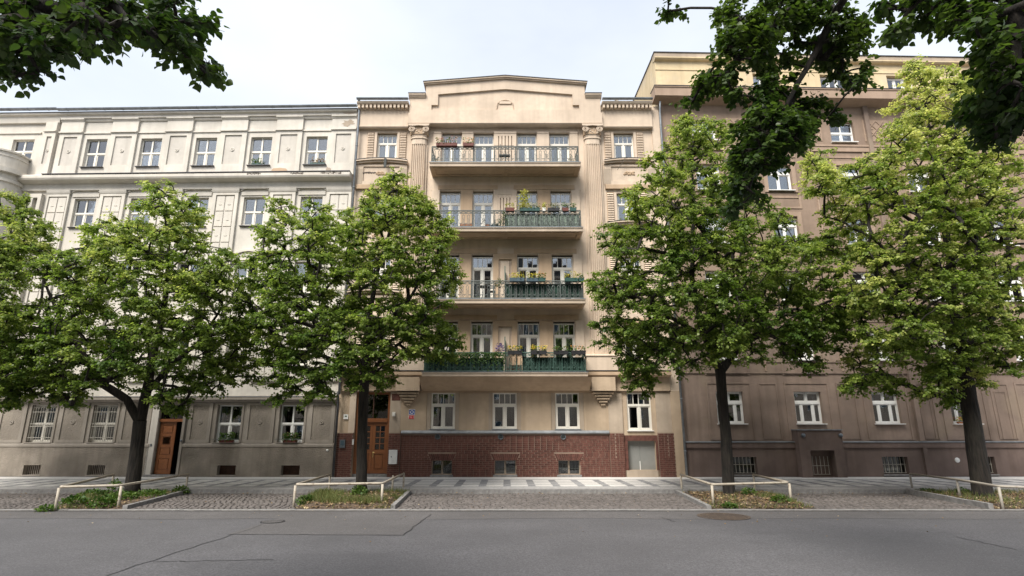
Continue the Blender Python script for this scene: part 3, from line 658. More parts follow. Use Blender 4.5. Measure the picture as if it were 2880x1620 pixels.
# top entablature and stepped gable
FR = (16.58, 17.12)
MB().profile([(0,16.56),(.36,16.56),(.40,16.60),(.40,16.64),(.36,16.66),(.36,17.2),(0,17.2)], -4.85, 4.74).build('entablature', M['cream'], CH.e)
for (a, c) in ((CUL, -4.852), (4.742, CUR_-.38)):
    MB().profile([(0,16.45),(.20,16.45),(.24,16.5),(.24,16.54),(.20,16.56),(.20,17.40),(0,17.40)], a, c).build('side_entablature', M['cream'], CH.e)
    MB().profile([(0,17.40),(.24,17.40),(.24,17.62),(.44,17.62),(.50,17.68),(.50,17.76),(0,17.76)], a, c).build('dentil_cornice', M['cream'], CH.e)
    n = 13; dn = cached('dent', lambda: MB().box(-.055, .055, -.43, -.235, 17.44, 17.60).mesh('dentil', M['cream']))
    for j in range(n): add('dentil', dn, CH.e, (a+(c-a)*(j+.5)/n, 0, 0))
    gutter(CH, a, c, 17.88, .55, .085, 3)
gab = [(-4.80,17.2),(4.68,17.2),(4.68,18.0),(3.92,18.0),(3.92,18.72),(AX,19.06),(-4.02,18.72),(-4.02,18.0),(-4.80,18.0)]
ins = [(-3.72,17.36),(3.62,17.36),(3.62,17.62),(3.30,17.62),(3.30,18.22),(AX,18.52),(-3.40,18.22),(-3.40,17.62),(-3.72,17.62)]
mb = MB(); n0 = len(gab)
for p in gab: mb.v.append((p[0], -.36, p[1]))
for p in ins: mb.v.append((p[0], -.36, p[1]))
for p in ins: mb.v.append((p[0], -.26, p[1]))
for i in range(9):
    j = (i+1) % 9; mb.f.append((i, j, 9+j, 9+i)); mb.f.append((9+i, 9+j, 18+j, 18+i))
mb.f.append(tuple(range(18, 27)))
for p in gab: mb.v.append((p[0], .3, p[1]))
for i in range(9): j = (i+1) % 9; mb.f.append((i, 27+i, 27+j, j))
mb.f.append(tuple(range(35, 26, -1))); mb.build('stepped_gable', M['cream'], CH.e)
def coping(pts, th, v0, v1, name, mat):
    mb = MB()
    for (x0, z0), (x1, z1) in zip(pts[:-1], pts[1:]): mb.prism([(x0,z0),(x1,z1),(x1,z1+th),(x0,z0+th)], -v1, -v0)
    mb.build(name, M[mat], CH.e)
coping([(-4.1,18.72),(AX,19.07),(4.0,18.72)], .06, -.3, .44, 'gable_coping', 'cream')
coping([(-4.14,18.78),(AX,19.13),(4.04,18.78)], .07, -.3, .50, 'gable_cornice', 'cream')
coping([(-4.16,18.85),(AX,19.20),(4.06,18.85)], .025, -.3, .53, 'gable_flashing', 'zincdark')
for a, c in ((-4.86, -4.03), (3.93, 4.74)):
    MB().profile([(-.3,18.0),(.40,18.0),(.46,18.08),(.50,18.12),(.50,18.2),(-.3,18.2)], a, c).build('step_coping', M['cream'], CH.e)
    MB().profile([(-.3,18.202),(.53,18.202),(.53,18.225),(-.3,18.225)], a-.02, c+.02).build('step_flashing', M['zincdark'], CH.e)
mb = MB(); rr = random.Random(2)                        # stucco garland in the gable
for i in range(12):
    a = math.pi*i/11; mb.tube([(AX-.30*math.cos(a), -.28, 17.78+.16*math.sin(a)), (AX-.30*math.cos(a+.2), -.29, 17.78+.16*math.sin(a+.2))], .035, 6)
mb.prism([(AX-.30,17.72),(AX+.30,17.72),(AX+.26,17.86),(AX-.26,17.86)], -.31, -.25)
for s in (-1, 1):
    for j in range(6): mb.tube([(AX+s*(.36+.012*j), -.27, 17.80-j*.07), (AX+s*(.37+.012*j), -.29, 17.76-j*.07)], .032, 6)
mb.build('stucco_garland', M['cream'], CH.e)
# balconies
def baluster_mesh(k):
    mb = MB(); r = .013; h = .60
    for s in (-.05, .05): mb.tube([(s, 0, .08), (s, 0, h-.05)], r, 4)
    mb.tube([(.05*math.cos(t), 0, h-.05+.06*math.sin(t)) for t in [math.pi*i/6 for i in range(7)]], r, 4)
    mb.tube([(0, 0, .08), (0, 0, .3), (.02, 0, .36), (-.02, 0, .42), (0, 0, .47)], .013, 4)
    for s in (-1, 1): mb.tube([(s*(.05+.035*(1-math.cos(t))), 0, .16+.05*math.sin(t)) for t in [3.6*i/6 for i in range(7)]], .012, 4)
    return mb
def scroll_mesh():
    mb = MB()
    for s in (-1, 1): mb.tube([(s*(.07-.06*math.cos(t)*(1-t/9)), 0, .05+.04*math.sin(t)*(1-t/9)) for t in [i*.5 for i in range(13)]], .012, 4)
    mb.tube([(-.14,0,.01),(0,0,.095),(.14,0,.01)], .012, 4); return mb
for k in range(4):
    z0, z1 = BAL[k]; mi = M['irongreen'] if k < 1 else M['iron']; v1 = BV
    mb = MB(); mb.fbox(AX-BH, AX+BH, .01, v1-.02, z0, z1-.03)
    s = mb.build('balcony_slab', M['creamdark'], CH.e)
    MB().profile([(v1-.06, z0), (v1, z0+.012), (v1+.02, z1-.05), (v1+.05, z1-.04), (v1+.05, z1-.005), (v1-.06, z1-.005)], AX-BH-.03, AX+BH+.03).build('fascia', M['cream'], s)
    for sgn in (-1, 1):
        x = AX+sgn*BH; MB().fbox(min(x, x+sgn*.05), max(x, x+sgn*.05), .01, v1-.061, z0+.01, z1-.005).build('side_fascia', M['cream'], s)
    MB().fbox(AX-BH-.05, AX+BH+.05, .012, v1+.065, z1-.004, z1+.018).build('floor_flashing', M['zinc'], s)
    if k:
        layer(MB(), 0, 1, 0, 1, [], 0, .01) if False else None
        for (a, c) in ((AX-BH+.2, AX-.12), (AX+.12, AX+BH-.2)):      # sunk soffit panels drawn by flat battens
            mb = MB(); mb.box(a, c, -v1+.12, -v1+.2, z0-.03, z0).box(a, c, -.3, -.22, z0-.03, z0).box(a-.1, a-.001, -v1+.12, -.22, z0-.031, z0).box(c+.001, c+.1, -v1+.12, -.22, z0-.031, z0)
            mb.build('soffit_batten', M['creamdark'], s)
    rail = empty('railing', (0, 0, 0)); rail.parent = CH.e
    vr = v1-.05; xa, xb = AX-BH+.05, AX+BH-.05
    for nm, z, r in (('handrail', .84, .028), ('middle_rail', .70, .017), ('bottom_rail', .07, .018)):
        MB().tube([(xa, -.07, z1+z), (xa, -vr, z1+z), (xb, -vr, z1+z), (xb, -.07, z1+z)], r, 6).build(nm, mi, rail)
    bm = cached(('bal', k == 0), lambda: baluster_mesh(0).mesh('baluster', mi)); sm_ = cached(('scr', k == 0), lambda: scroll_mesh().mesh('scroll', mi))
    n = 29
    for j in range(n):
        x = xa+(xb-xa)*(j+.5)/n; add('baluster', bm, rail, (x, -vr, z1+.02)); add('scroll', sm_, rail, (x, -vr, z1+.71))
    for x in (xa, xb):
        for j in range(4):
            o = add('baluster', bm, rail, (x, -(.18+.26*j), z1+.02)); o.rotation_euler = (0, 0, math.pi/2)
            o = add('scroll', sm_, rail, (x, -(.18+.26*j), z1+.71)); o.rotation_euler = (0, 0, math.pi/2)
    pm = cached(('post', k == 0), lambda: MB().tube([(0,0,0),(0,0,.84)], .022, 5).mesh('post', mi))
    for j in range(8): add('post', pm, rail, (xa+(xb-xa)*j/7, -vr, z1))
    for j in range(7):                                   # crossed ornament in every bay
        x = xa+(xb-xa)*(j+.5)/7; d = .16
        om = cached(('orn', k == 0), lambda: MB().tube([(-d,0,.1),(-.02,0,.3),(d,0,.62)], .009, 4).tube([(d,0,.1),(.02,0,.3),(-d,0,.62)], .009, 4).tube([(.07*math.cos(t),0,.36+.07*math.sin(t)) for t in [i*.7 for i in range(10)]], .008, 4).mesh('ornament', mi))
        if j % 2 == k % 2: add('ornament', om, rail, (x, -vr-.015, z1))
    if k < 3:                                            # party screen between the two flats
        MB().fbox(AX-.02, AX+.02, .1, v1-.1, z1, z1+(1.55 if k < 2 else 1.0)).build('dividing_screen', M['irongreen'], CH.e)
def wave_screen(x0, x1, v, z0, z1, mat, amp=.012, step=.045):
    n = int((x1-x0)/step); mb = MB()
    for z in (z0, z1):
        for i in range(n+1): mb.v.append((x0+(x1-x0)*i/n, -v+(amp if i % 2 else -amp), z))
    for i in range(n): mb.f.append((i, i+1, n+2+i, n+1+i))
    mb.build('balcony_screen', M[mat], CH.e)
wave_screen(AX+.02, AX+BH-.09, BV-.12, BAL[1][1]+.07, BAL[1][1]+.72, 'screen')
wave_screen(AX+.02, AX+BH-.09, BV-.12, BAL[2][1]+.07, BAL[2][1]+.70, 'reed')
wave_screen(AX-BH+.09, AX-.05, BV-.12, BAL[0][1]+.03, BAL[0][1]+.62, 'screen'); wave_screen(AX+.75, AX+BH-.09, BV-.12, BAL[0][1]+.03, BAL[0][1]+.66, 'screen')
# ground floor relief
for (a, c) in ((GU[0]+.72, GU[1]-.72), (GU[1]+.72, GU[2]-.72), (-4.85, GU[0]-.72), (GU[2]+.72, 4.76)):
    MB().fbox(a+.0, c, 0, .03, 1.9, 3.53).build('wall_field', M['creamlow'], CH.e)
for u in GU:
    for s in (-1, 1): MB().fbox(u+s*.62-.085, u+s*.62+.085, 0, .018, 1.9, 3.53).build('grey_strip', M['creamgrey'], CH.e)
P0, P1 = CH.u(1126.7, 1280), CH.u(1715, 1280)
MB().profile([(0,1.80),(.16,1.80),(.16,1.84),(.08,1.92),(0,1.93)], P0, P1).build('plinth_ledge', M['zinc'], CH.e)
# brick plinth: mortar sheet with every brick standing proud of it
BV0 = .075
PIERS = [(CH.u(947, 1275), CDO[0]-.02), (CDO[1]+.02, P0-.012), (P1+.012, GATE[0]-.16), (GATE[1]+.1, CH.u(1897, 1280))]
mort = MB(); layer(mort, P0, P1, 0, 1.80, CBAS, 0, BV0-.012)
for a, c in PIERS: layer(mort, a, c, 0, 1.83, [], 0, BV0+.048)
pl = mort.build('brick_plinth', M['mortar'], CH.e)
MB().fbox(GATE[0]-.16, GATE[1]+.1, 0, .02, 1.49, 1.72).build('gate_lintel', M['brick'], CH.e)
BR = []
L_, H_, J_ = .262, .0780, .0150
def outside_holes(a, c, z0, z1):
    segs = [(a, c)]
    for (x0, x1, q0, q1) in CBAS:
        if z1 > q0-.1 and z0 < q1: h0, h1 = x0-.008, x1+.008
        elif z1 > q1 and z0 < q1+.28: ex = (min(z1, q1+.27)-q1)/.27*.13+.05; h0, h1 = x0-ex, x1+ex
        else: continue
        ns = []
        for s0, s1 in segs:
            if s0 < h1 and s1 > h0: ns += [(s0, h0), (h1, s1)]
            else: ns.append((s0, s1))
        segs = ns
    return [q for q in segs if q[1]-q[0] > .025]
row = 0; z = .012
while z+H_ < 1.80:
    x = P0+.005-(L_/2 if row % 2 else 0)
    while x < P1-.02:
        a, c = max(x, P0+.005), min(x+L_-J_, P1-.005)
        if random.random() < .12: c = min(c, a+.12)
        if c-a > .03: BR += [(s0, s1, z, BV0) for s0, s1 in outside_holes(a, c, z, z+H_-J_)]
        x += (c-x)+J_ if c-a > .03 else L_
    z += H_; row += 1
for pi, (pa, pb) in enumerate(PIERS):
    row = 0; z = .012
    while z+H_ < 1.83:
        x = pa+.006-(L_/2 if row % 2 else 0); gaps = []
        if pi > 1 and z > .75: m = (pa+pb)/2; gaps = [m-.09, m+.09]
        while x < pb-.02:
            a, c = max(x, pa+.006), min(x+L_-J_, pb-.006)
            segs = [(a, c)]
            for g in gaps:
                ns = []
                for s0, s1 in segs:
                    if s0 < g+.009 and s1 > g-.009: ns += [(s0, g-.009), (g+.009, s1)]
                    else: ns.append((s0, s1))
                segs = ns
            for s0, s1 in segs:
                if s1-s0 > .03: BR.append((s0, s1, z, BV0+.06))
            x += L_
        z += H_; row += 1
def bmesh_(l): return MB().box(-l/2, l/2, -.05, 0, 0, H_-J_).mesh('brick', M['brick'])
order = sorted(range(len(BR)), key=lambda i: abs(BR[i][0]-.2)+abs(BR[i][2]-1.0)*1.2); single = set(order[:250])
rest = MB()
for i, (a, c, z, v) in enumerate(BR):
    jv = random.uniform(-.004, .004)
    if i in single:
        l = round((c-a)/.02)*.02; l = max(l, .04); l = min(l, c-a)
        add('brick', cached(('brick', round(l,3)), lambda: bmesh_(l)), pl, ((a+c)/2, -(v+jv)+.05, z))
    else: rest.fbox(a, c, v-.05, v+jv, z, z+H_-J_)
rest.build('bricks', M['brick'], pl, kind='stuff')
for (x0, x1, q0, q1) in CBAS:                            # flat arches and barred cellar windows
    m = (x0+x1)/2; hw = (x1-x0)/2; n = 13
    for j in range(n):
        t0, t1 = -1+2*j/n, -1+2*(j+1)/n; g = .009
        b0, b1 = m+t0*(hw+.04)+g/2, m+t1*(hw+.04)-g/2; a0, a1 = m+t0*(hw+.17)+g/2, m+t1*(hw+.17)-g/2
        MB().prism([(b0,q1+.005),(b1,q1+.005),(a1,q1+.27),(a0,q1+.27)], -(BV0+.012), -.03).build('arch_brick', M['brick'], pl)
    wn = window(CH, m, q0, q1, x1-x0, [(1, [.5,.5], 'pl')], v=-.12, sill=None, glass='glassdark', mull=.07, outer=.022, fm='creamgrey')
    for j in range(7):
        x = -hw+2*hw*(j+.5)/7; MB().tube([(x,-.03,.03),(x,-.03,q1-q0-.02)], .006, 4).build('bar', M['iron'], wn)
    MB().tube([(-hw,-.03,.24),(hw,-.03,.24)], .006, 4).build('cross_bar', M['iron'], wn)
    MB().fbox(x0-.06, x1+.06, 0, .1, q0-.09, q0-.004).build('cellar_sill', M['kerb'], CH.e)
for px_ in (1231, 1408, 1584):                          # round vents
    u, w = CH.uw(px_, 1228.5, .08); o = empty('round_vent', (u, -.078, w)); o.parent = CH.e
    MB().lathe([(.115,0),(.12,.03),(.10,.045),(.09,.02)], 20).build('rim', M['metalbox'], o, True).rotation_euler = (math.pi/2,0,0)
    g = MB(); [g.box(-.075, .075, -.03, -.02, -.066+j*.022, -.054+j*.022) for j in range(7)]; g.build('vent_grille', M['irondark'], o)
# metal doors in the brick recess
gx0, gx1, gz0, gz1 = GATE; gm = gx0+(gx1-gx0)*.46
MB().box(gx0, gm-.004, .2, .24, gz0, gz1).build('hatch_leaf', M['sheet'], CH.e); MB().box(gm+.004, gx1, .2, .24, gz0, gz1).build('hatch_leaf', M['sheet'], CH.e)
MB().box(gm-.03, gm+.0, .19, .2, gz0, gz0+.36).build('hatch_strap', M['signwhite'], CH.e)
MB().fbox(gx0-.12, gx1+.02, -.1, .1, 0, gz0-.01).build('hatch_sill', M['creamgrey'], CH.e)
MB().fbox(gx0-.155, gx0, 0, .06, gz0, 1.49).build('hatch_jamb', M['brick'], CH.e); MB().fbox(gx1, gx1+.09, 0, .06, gz0, 1.49).build('hatch_jamb', M['brick'], CH.e)
# front door
a, c, _, top = CDO
MB().box(a, a+.16, .05, .2, 0.12, top).box(c-.1, c, .05, .2, .12, top).box(a+.16, c-.1, .05, .2, top-.1, top).box(a+.16, c-.1, .02, .2, 2.28, 2.44).build('door_frame', M['wood'], CH.e)
MB().box(a+.16, c-.1, .1, .108, 2.44, top-.1).build('fanlight', M['glassdark'], CH.e)
MB().box((a+c)/2-.02, (a+c)/2+.02, .07, .1, 2.44, top-.1).box(a+.16, c-.1, .3, .33, 2.44, top-.1).build('fanlight_bar', M['wooddark'], CH.e)
m = (a+c)/2+.02
for (x0, x1) in ((a+.16, m-.005), (m+.005, c-.1)):
    mb = MB(); wall(mb, x0, x1, .13, 2.28, [(x0+.12, x1-.1, 1.12, 2.12), (x0+.12, x1-.1, .3, .95)], 0, .03)
    mb.poly([(x0+.12,.03,.3),(x1-.1,.03,.3),(x1-.1,.03,.95),(x0+.12,.03,.95)]).prism([(x0+.17,.35),(x1-.15,.35),(x1-.15,.9),(x0+.17,.9)], .008, .03).box(x0, x1, .032, .055, .13, 1.1)
    for q in (.25,.5,.75): mb.box(x0+.12, x1-.1, .005, .03, 1.12+q-.018, 1.12+q+.018)
    mb.box((x0+x1)/2-.008, (x0+x1)/2+.028, .004, .03, 1.12, 2.12)
    dd = mb.build('door_leaf', M['wood'], CH.e, loc=(0, .1, 0))
    for i in range(2):
        for j in range(4):
            hw_ = (x1-x0-.22)/2; MB().box(x0+.12+i*hw_+.015, x0+.12+(i+1)*hw_-.015, .018, .024, 1.12+j*.25+.02, 1.12+(j+1)*.25-.02).build('pane', M['glassdark'], dd)
    MB().box(x0, x1, .055, .06, .13, 2.28).build('door_back', M['wooddark'], dd)
    if x0 > m-.1:
        MB().tube([(x0+.06,-.01,1.0),(x0+.06,-.05,1.0),(x0+.13,-.05,1.0)], .012, 6).box(x0+.04, x0+.08, -.008, 0, .8, 1.05).build('handle', M['brass'], dd)
MB().box(a, c, .0, .32, .0, .12).build('door_step', M['kerb'], CH.e)
MB().fbox(a-.28, a-.005, 0, .04, 1.83, 3.57).build('door_pier', M['cream'], CH.e); MB().fbox(c+.005, c+.48, 0, .04, 1.83, 3.57).build('door_pier', M['creamgrey'], CH.e)
MB().fbox(c+.06, c+.44, .04, .046, 3.2, 3.5).build('bare_brick_patch', M['brick'], CH.e)
x0, x1 = PIERS[2][0], PIERS[2][1]; MB().fbox(x0, x1, 0, .06, 1.832, 3.55).build('roughcast_pier', M['creamgrey'], CH.e)
x0, x1 = PIERS[3][0], PIERS[3][1]; MB().fbox(x0, x1, 0, .06, 1.832, 3.55).build('roughcast_pier', M['creamgrey'], CH.e)
MB().fbox(CUR_-.40, CUR_, 0, .12, 0, 3.61).build('end_pier', M['creamlow'], CH.e); MB().fbox(CUR_-.38, CUR_, 0, .1, 3.61, 17.5).build('end_pilaster', M['cream'], CH.e)
# downpipes
def downpipe(b, u, v, w0, w1, r=.055, mat='zinc', shoe=None):
    p = MB().tube([(u, -v-.18, w1+.12), (u, -v-.06, w1-.2), (u, -v, w1-.45), (u, -v, w0)], r, 10).build('downpipe', M[mat], b.e, True)
    for i in range(int((w1-w0)/2.2)):
        z = w0+1+i*2.2; MB().lathe([(r+.006,0),(r+.018,.01),(r+.018,.03),(r+.006,.04)], 10, (u, -v, z)).build('pipe_joint', M[mat], p)
downpipe(CH, CUL+.07, .22, 3.45, 17.8); downpipe(CH, CUL+.06, .22, .02, 3.44, .05, 'zincdark'); downpipe(CH, CUR_+.03, .2, .05, 17.7, .05, 'zinc')
MB().poly([(CUL,.31,17.77),(CUR_,.31,17.77),(CUR_,6,20.0),(CUL,6,20.0)]).poly([(CUL,6,20.0),(CUR_,6,20.0),(CUR_,12,17.5),(CUL,12,17.5)]).poly([(CUL,12,0),(CUR_,12,0),(CUR_,12,17.5),(CUL,12,17.5)]).build('roof', M['roof'], CH.e)
vp = CH.uw(1737, 292, -1.0)
MB().tube([(vp[0], 1.0, 17.9), (vp[0], 1.0, vp[1]+.1), (vp[0]-.04, 1.0, vp[1]+.2), (vp[0]-.14, 1.0, vp[1]+.22)], .09, 10).build('roof_vent_pipe', M['pipe'], CH.e, True)
lm = MB().fbox(SU[0]-.02, SU[0]+.1, .27, .36, 14.26, 14.72).build('flood_lamp', M['irondark'], CH.e)
MB().tube([(SU[1]-.05, -.3, 14.74), (SU[1]-.3, -.34, 14.35), (SU[1]-.45, -.3, 14.12)], .012, 4).tube([(SU[1]-.1, -.3, 14.72), (SU[1]-.32, -.36, 14.2)], .008, 4).tube([(SU[1]+.1,-.3,14.76),(SU[1]-.08,-.3,14.73)], .01, 4).build('loose_bracket', M['cast'], CH.e)

# ================================================================ RIGHT HOUSE (brown, yellow attic)
RH = House('apartment_house', 7.66, .026)
tag(RH.e, 'brown rendered apartment house with a yellow attic storey, right of the tan house', 'building')
ra, rb = RH.u(2055, 1150), RH.u(2712, 1150); RP = (rb-ra)/3
RU = [ra+RP*i for i in range(6)]; REND = RU[5]+RP*.5
RF = [(2.22, 3.60), (5.02, 6.42), (7.78, 9.18), (10.52, 11.92), (13.26, 14.62), (15.90, 17.02)]
RW = 1.22
ropsU = [(u-RW/2, u+RW/2, a, c) for u in RU for a, c in RF[2:]]
ropsL = [(u-RW/2, u+RW/2, a, c) for u in RU for a, c in RF[:2]]
RBAS = [(RH.u(2062, 1310, .1), RH.u(2130, 1310, .1), .1, .82), (RH.u(2484, 1310, .1), RH.u(2556, 1310, .1), .1, .82), (RH.u(2724, 1310, .1), RH.u(2801, 1310, .1), .1, .82)]
wall(MB(), 0, REND, 1.24, 6.6, ropsL).build('lower_wall', M['brownlow'], RH.e)
wall(MB(), 0, REND, 6.6, 17.95, ropsU).build('upper_wall', M['brown'], RH.e)
wall(MB(), 0, REND, 0, 1.24, RBAS, .1, .35).build('plinth', M['plinth'], RH.e)
MB().profile([(.0,1.20),(.17,1.20),(.17,1.40),(.13,1.42),(0,1.42)], .02, REND).build('plinth_band', M['plinth'], RH.e)
MB().profile([(0,1.421),(.20,1.421),(.20,1.45),(0,1.475)], .02, REND).build('plinth_flashing', M['zinc'], RH.e)
for fi, (a, c) in enumerate(RF):
    for k, u in enumerate(RU):
        window(RH, u, a, c, RW, ROW23 if fi < 2 else ROW22 if fi == 5 else [(.3, [.5,.5], 'sash'), (.7, [.5,.5], 'sash')], v=-.16, fm='framenew', cur=[[('curtain', .0, .2, .02, .98), ('curtain', .82, 1, .02, .98)], None, [('curtain', .78, 1, .02, .98)]][(fi+k*2) % 3] if fi < 2 else (CURS+[C_SIDES])[(fi*4+k*5) % 9], sill='framenew', sillv=.13, outer=.05, trans=.1, mull=.05)
        if fi in (3, 4):
            layer(MB(), u-RW/2-.2, u+RW/2+.2, a-.1, c+.22, [(u-RW/2, u+RW/2, a-.1, c)], 0, .045).build('window_surround', M['browntrim'], RH.e)
            layer(MB(), u-RW/2-.3, u+RW/2+.3, c+.40, c+1.02, [(u-RW/2-.2, u+RW/2+.2, c+.48, c+.94)], 0, .03).build('spandrel_frame', M['browntrim'], RH.e)
        if fi in (0, 1):
            layer(MB(), u-1.02, u+1.0, a-.7, c+.42, [(u-.94, u+.92, a-.7, c+.34)], 0, .03).build('field_moulding', M['brownlow'], RH.e)
for k in range(5):                                      # framed blind panels between the ground floor windows, lattice panels above
    m = (RU[k]+RU[k+1])/2
    layer(MB(), m-.42, m+.42, 1.55, 3.98, [(m-.36, m+.36, 1.55, 3.92)], 0, .028).build('blind_panel', M['brownlow'], RH.e)
    if k >= 2: layer(MB(), m-.26, m+.26, 1.55, 3.62, [(m-.22, m+.22, 1.55, 3.58)], 0, .02).build('inner_panel', M['brownlow'], RH.e)
    lx, lw0 = .66, 15.95
    MB().fbox(m-lx, m+lx, 0, .02, lw0, lw0+1.2).build('lattice_field', M['browntrim'], RH.e)
    mb = MB()
    for sx in (-1, 1):
        for q in range(-1, 3): 
            x = q*.42-.2; pts = [(m+sx*(x+t*.9-.3), -.03, lw0+.06+t*1.05) for t in [i/8 for i in range(9)]]
            pts = [p for p in pts if abs(p[0]-m) < lx-.05]
            if len(pts) > 2: mb.tube(pts, .022, 5)
    for q in range(5): mb.tube([(m-.5+q*.25+.09*math.cos(t), -.03, lw0+.35+(q % 2)*.45+.14*math.sin(t)) for t in [i*.8 for i in range(8)]], .018, 5)
    mb.build('lattice_relief', M['browntrim'], RH.e)
    MB().fbox(m-.03, m+.03, 0, .05, 4.5, 15.5).build('wall_rib', M['browntrim'], RH.e)
MB().fbox(.05, REND, 0, .09, 15.62, 15.72).build('top_sill_course', M['browntrim'], RH.e); MB().fbox(.05, REND, 0, .06, 15.36, 15.60).build('top_sill_band', M['browntrim'], RH.e)
MB().fbox(.05, REND, 0, .05, 4.40, 4.46).build('storey_moulding', M['brownlow'], RH.e); MB().fbox(.05, REND, 0, .04, 4.9, 4.96).build('storey_moulding', M['brownlow'], RH.e)
ps = RH.u(2575, 1160); MB().fbox(ps-.1, ps+.12, 0, .14, 1.48, 17.9).build('wall_rib', M['brownlow'], RH.e); MB().fbox(ps-.08, ps+.1, .1, .19, 0, 1.199).build('plinth_rib', M['plinth'], RH.e)
MB().profile([(0,17.85),(.50,17.95),(.62,18.0),(.62,18.42),(.66,18.46),(.66,18.52),(0,18.58)], -.32, REND).build('main_cornice', M['browntrim'], RH.e)
MB().fbox(-.34, REND, -.1, .68, 18.522, 18.55).build('cornice_flashing', M['zincdark'], RH.e)
AW = [(u-.72, u+.72, 18.75, 19.75) for u in RU[1:]]
wall(MB(), -.02, REND, 18.55, 20.5, AW).build('attic_wall', M['yellow'], RH.e)
for u in RU[1:]: window(RH, u, 18.75, 19.7, 1.44, [(1, [.34,.33,.33], 'sash')], v=-.2, fm='framenew', cur=C_LOW, sill='zinc', outer=.05)
MB().fbox(-.02, REND, 0, .03, 19.86, 19.9).build('attic_moulding', M['yellow'], RH.e)
MB().profile([(0,20.36),(.14,20.40),(.20,20.46),(.20,20.52),(-.3,20.52)], -.05, REND).build('attic_cornice', M['yellow'], RH.e)
MB().fbox(-.05, REND, -.3, .1, 20.521, 20.82).build('parapet', M['creamgrey'], RH.e); MB().fbox(-.08, REND, -.34, .14, 20.822, 20.86).build('parapet_flashing', M['zincdark'], RH.e)
MB().poly([(-.02,0,15),(-.02,14,15),(-.02,14,20.82),(-.02,.0,20.82)]).poly([(-.02,14,0),(REND,14,0),(REND,14,20.7),(-.02,14,20.7)]).poly([(-.02,.0,20.5),(REND,0,20.5),(REND,14,20.7),(-.02,14,20.7)]).build('party_wall', M['yellow'], RH.e)
MB().box(-.06, .06, .0, 14, 20.82, 20.87).build('party_coping', M['zincdark'], RH.e)
# barred cellar windows
def barred(b, a, c, w0, w1, y, n=7, mat='bars'):
    g = empty('window_grille', (0,0,0)); g.parent = b.e
    bar = cached(('rb', round(w1-w0,2)), lambda: MB().tube([(0,0,0),(0,0,w1-w0-.06)], .014, 5).mesh('bar', M[mat]))
    for j in range(n): add('bar', bar, g, (a+.03+(c-a-.06)*j/(n-1), y, w0+.05))
    MB().tube([(a,y-.012,w0+.4),(c,y-.012,w0+.4)], .012, 5).tube([(a,y-.012,w0+.05),(c,y-.012,w0+.05)], .012, 5).build('cross_bar', M[mat], g)
for a, c, w0, w1 in RBAS:
    MB().box(a, c, .2, .23, w0, w1).build('cellar_pane', M['glassdark'], RH.e); MB().box(a, c, .24, .26, w0, w1).build('cellar_board', M['blind'], RH.e)
    barred(RH, a, c, w0, w1, .1); MB().fbox(a-.05, c+.05, .1, .16, w0-.06, w0-.005).build('cellar_sill', M['kerb'], RH.e)
# projecting entrance block with barred opening
e0, e1 = RH.u(2250, 1270, .5), RH.u(2374, 1270, .5); o0, o1 = RH.u(2282, 1290, .5), RH.u(2350, 1290, .5)
mb = MB(); wall(mb, e0, e1, 0, 1.93, [(o0, o1, .02, 1.1)], .5, .5)
mb.poly([(e0,0,0),(e0,-.5,0),(e0,-.5,1.93),(e0,0,1.93)]).poly([(e1,-.5,0),(e1,0,0),(e1,0,1.93),(e1,-.5,1.93)]).build('entrance_block', M['plinth'], RH.e)
MB().fbox(e0-.04, e1+.04, 0, .55, 1.931, 1.97).build('entrance_flashing', M['zinc'], RH.e)
MB().poly([(o0,-.05,.02),(o1,-.05,.02),(o1,-.05,1.1),(o0,-.05,1.1)]).build('entrance_back', M['room'], RH.e)
barred(RH, o0+.02, o1-.12, .06, .86, -.16, 6)
for x in (e0+.2, e1-.08):
    o = MB().lathe([(.075,0),(.09,.04),(.09,.07),(.06,.12),(.02,.13)], 14).build('bulkhead_lamp', M['metalbox'], RH.e, True, loc=(x, -.5, 1.72)); o.rotation_euler = (math.pi/2, 0, 0)
u, w = RH.uw(2270, 1038, .0); o = MB().lathe([(.10,0),(.12,.03),(.10,.10),(.05,.16),(.01,.17)], 14).build('wall_lamp', M['metalbox'], RH.e, True, loc=(u, -.02, w)); o.rotation_euler = (math.pi/2, 0, 0)
MB().fbox(u-.06, u+.06, 0, .07, w-.2, w-.08).build('lamp_box', M['signwhite'], RH.e)
u, w = RH.uw(2692, 1294, .1); MB().lathe([(.11,0),(.10,.03),(.03,.04)], 14).build('wall_vent', M['signwhite'], RH.e, loc=(u, -.1, w)).rotation_euler = (math.pi/2, 0, 0)

# ================================================================ HOUSE ACROSS THE STREET (behind the camera; its image stands in the lower window panes)
OH = empty('opposite_house', (0, -15, 0)); tag(OH, 'long house across the street behind the viewer, mirrored in the lower window panes', 'building')
oops = [(x-.6, x+.6, 1.6+3.4*k, 3.4+3.4*k) for x in np.linspace(-74, 74, 50) for k in range(5)]
mb = MB(); wall(mb, -76, 76, 0, 18.5, oops, 0, .3); mb.v = [(x, -y, z) for x, y, z in mb.v]; mb.build('wall', M['creamgrey'], OH)
mb = MB(); mb.box(-76, 76, -10, -.5, 0, 18.4); mb.build('core', M['room'], OH)
MB().box(-76.3, 76.3, 0, .5, 18.5, 18.9).build('cornice', M['creamgrey'], OH)
mb = MB(); mb.prism([(-76,18.9),(76,18.9),(74,21.5),(-74,21.5)], -9, -.4); mb.build('roof', M['roof'], OH)
wm = MB().box(-.6,.6,-.16,-.12,0,1.8).mesh('window', M['boxblue']); fm_ = MB().box(-.6,-.53,-.119,-.08,0,1.8).box(.53,.6,-.119,-.08,0,1.8).box(-.04,.04,-.119,-.08,.08,1.72).box(-.53,.53,-.119,-.08,0,.08).box(-.53,.53,-.119,-.08,1.72,1.8).mesh('frame', M['framenew'])
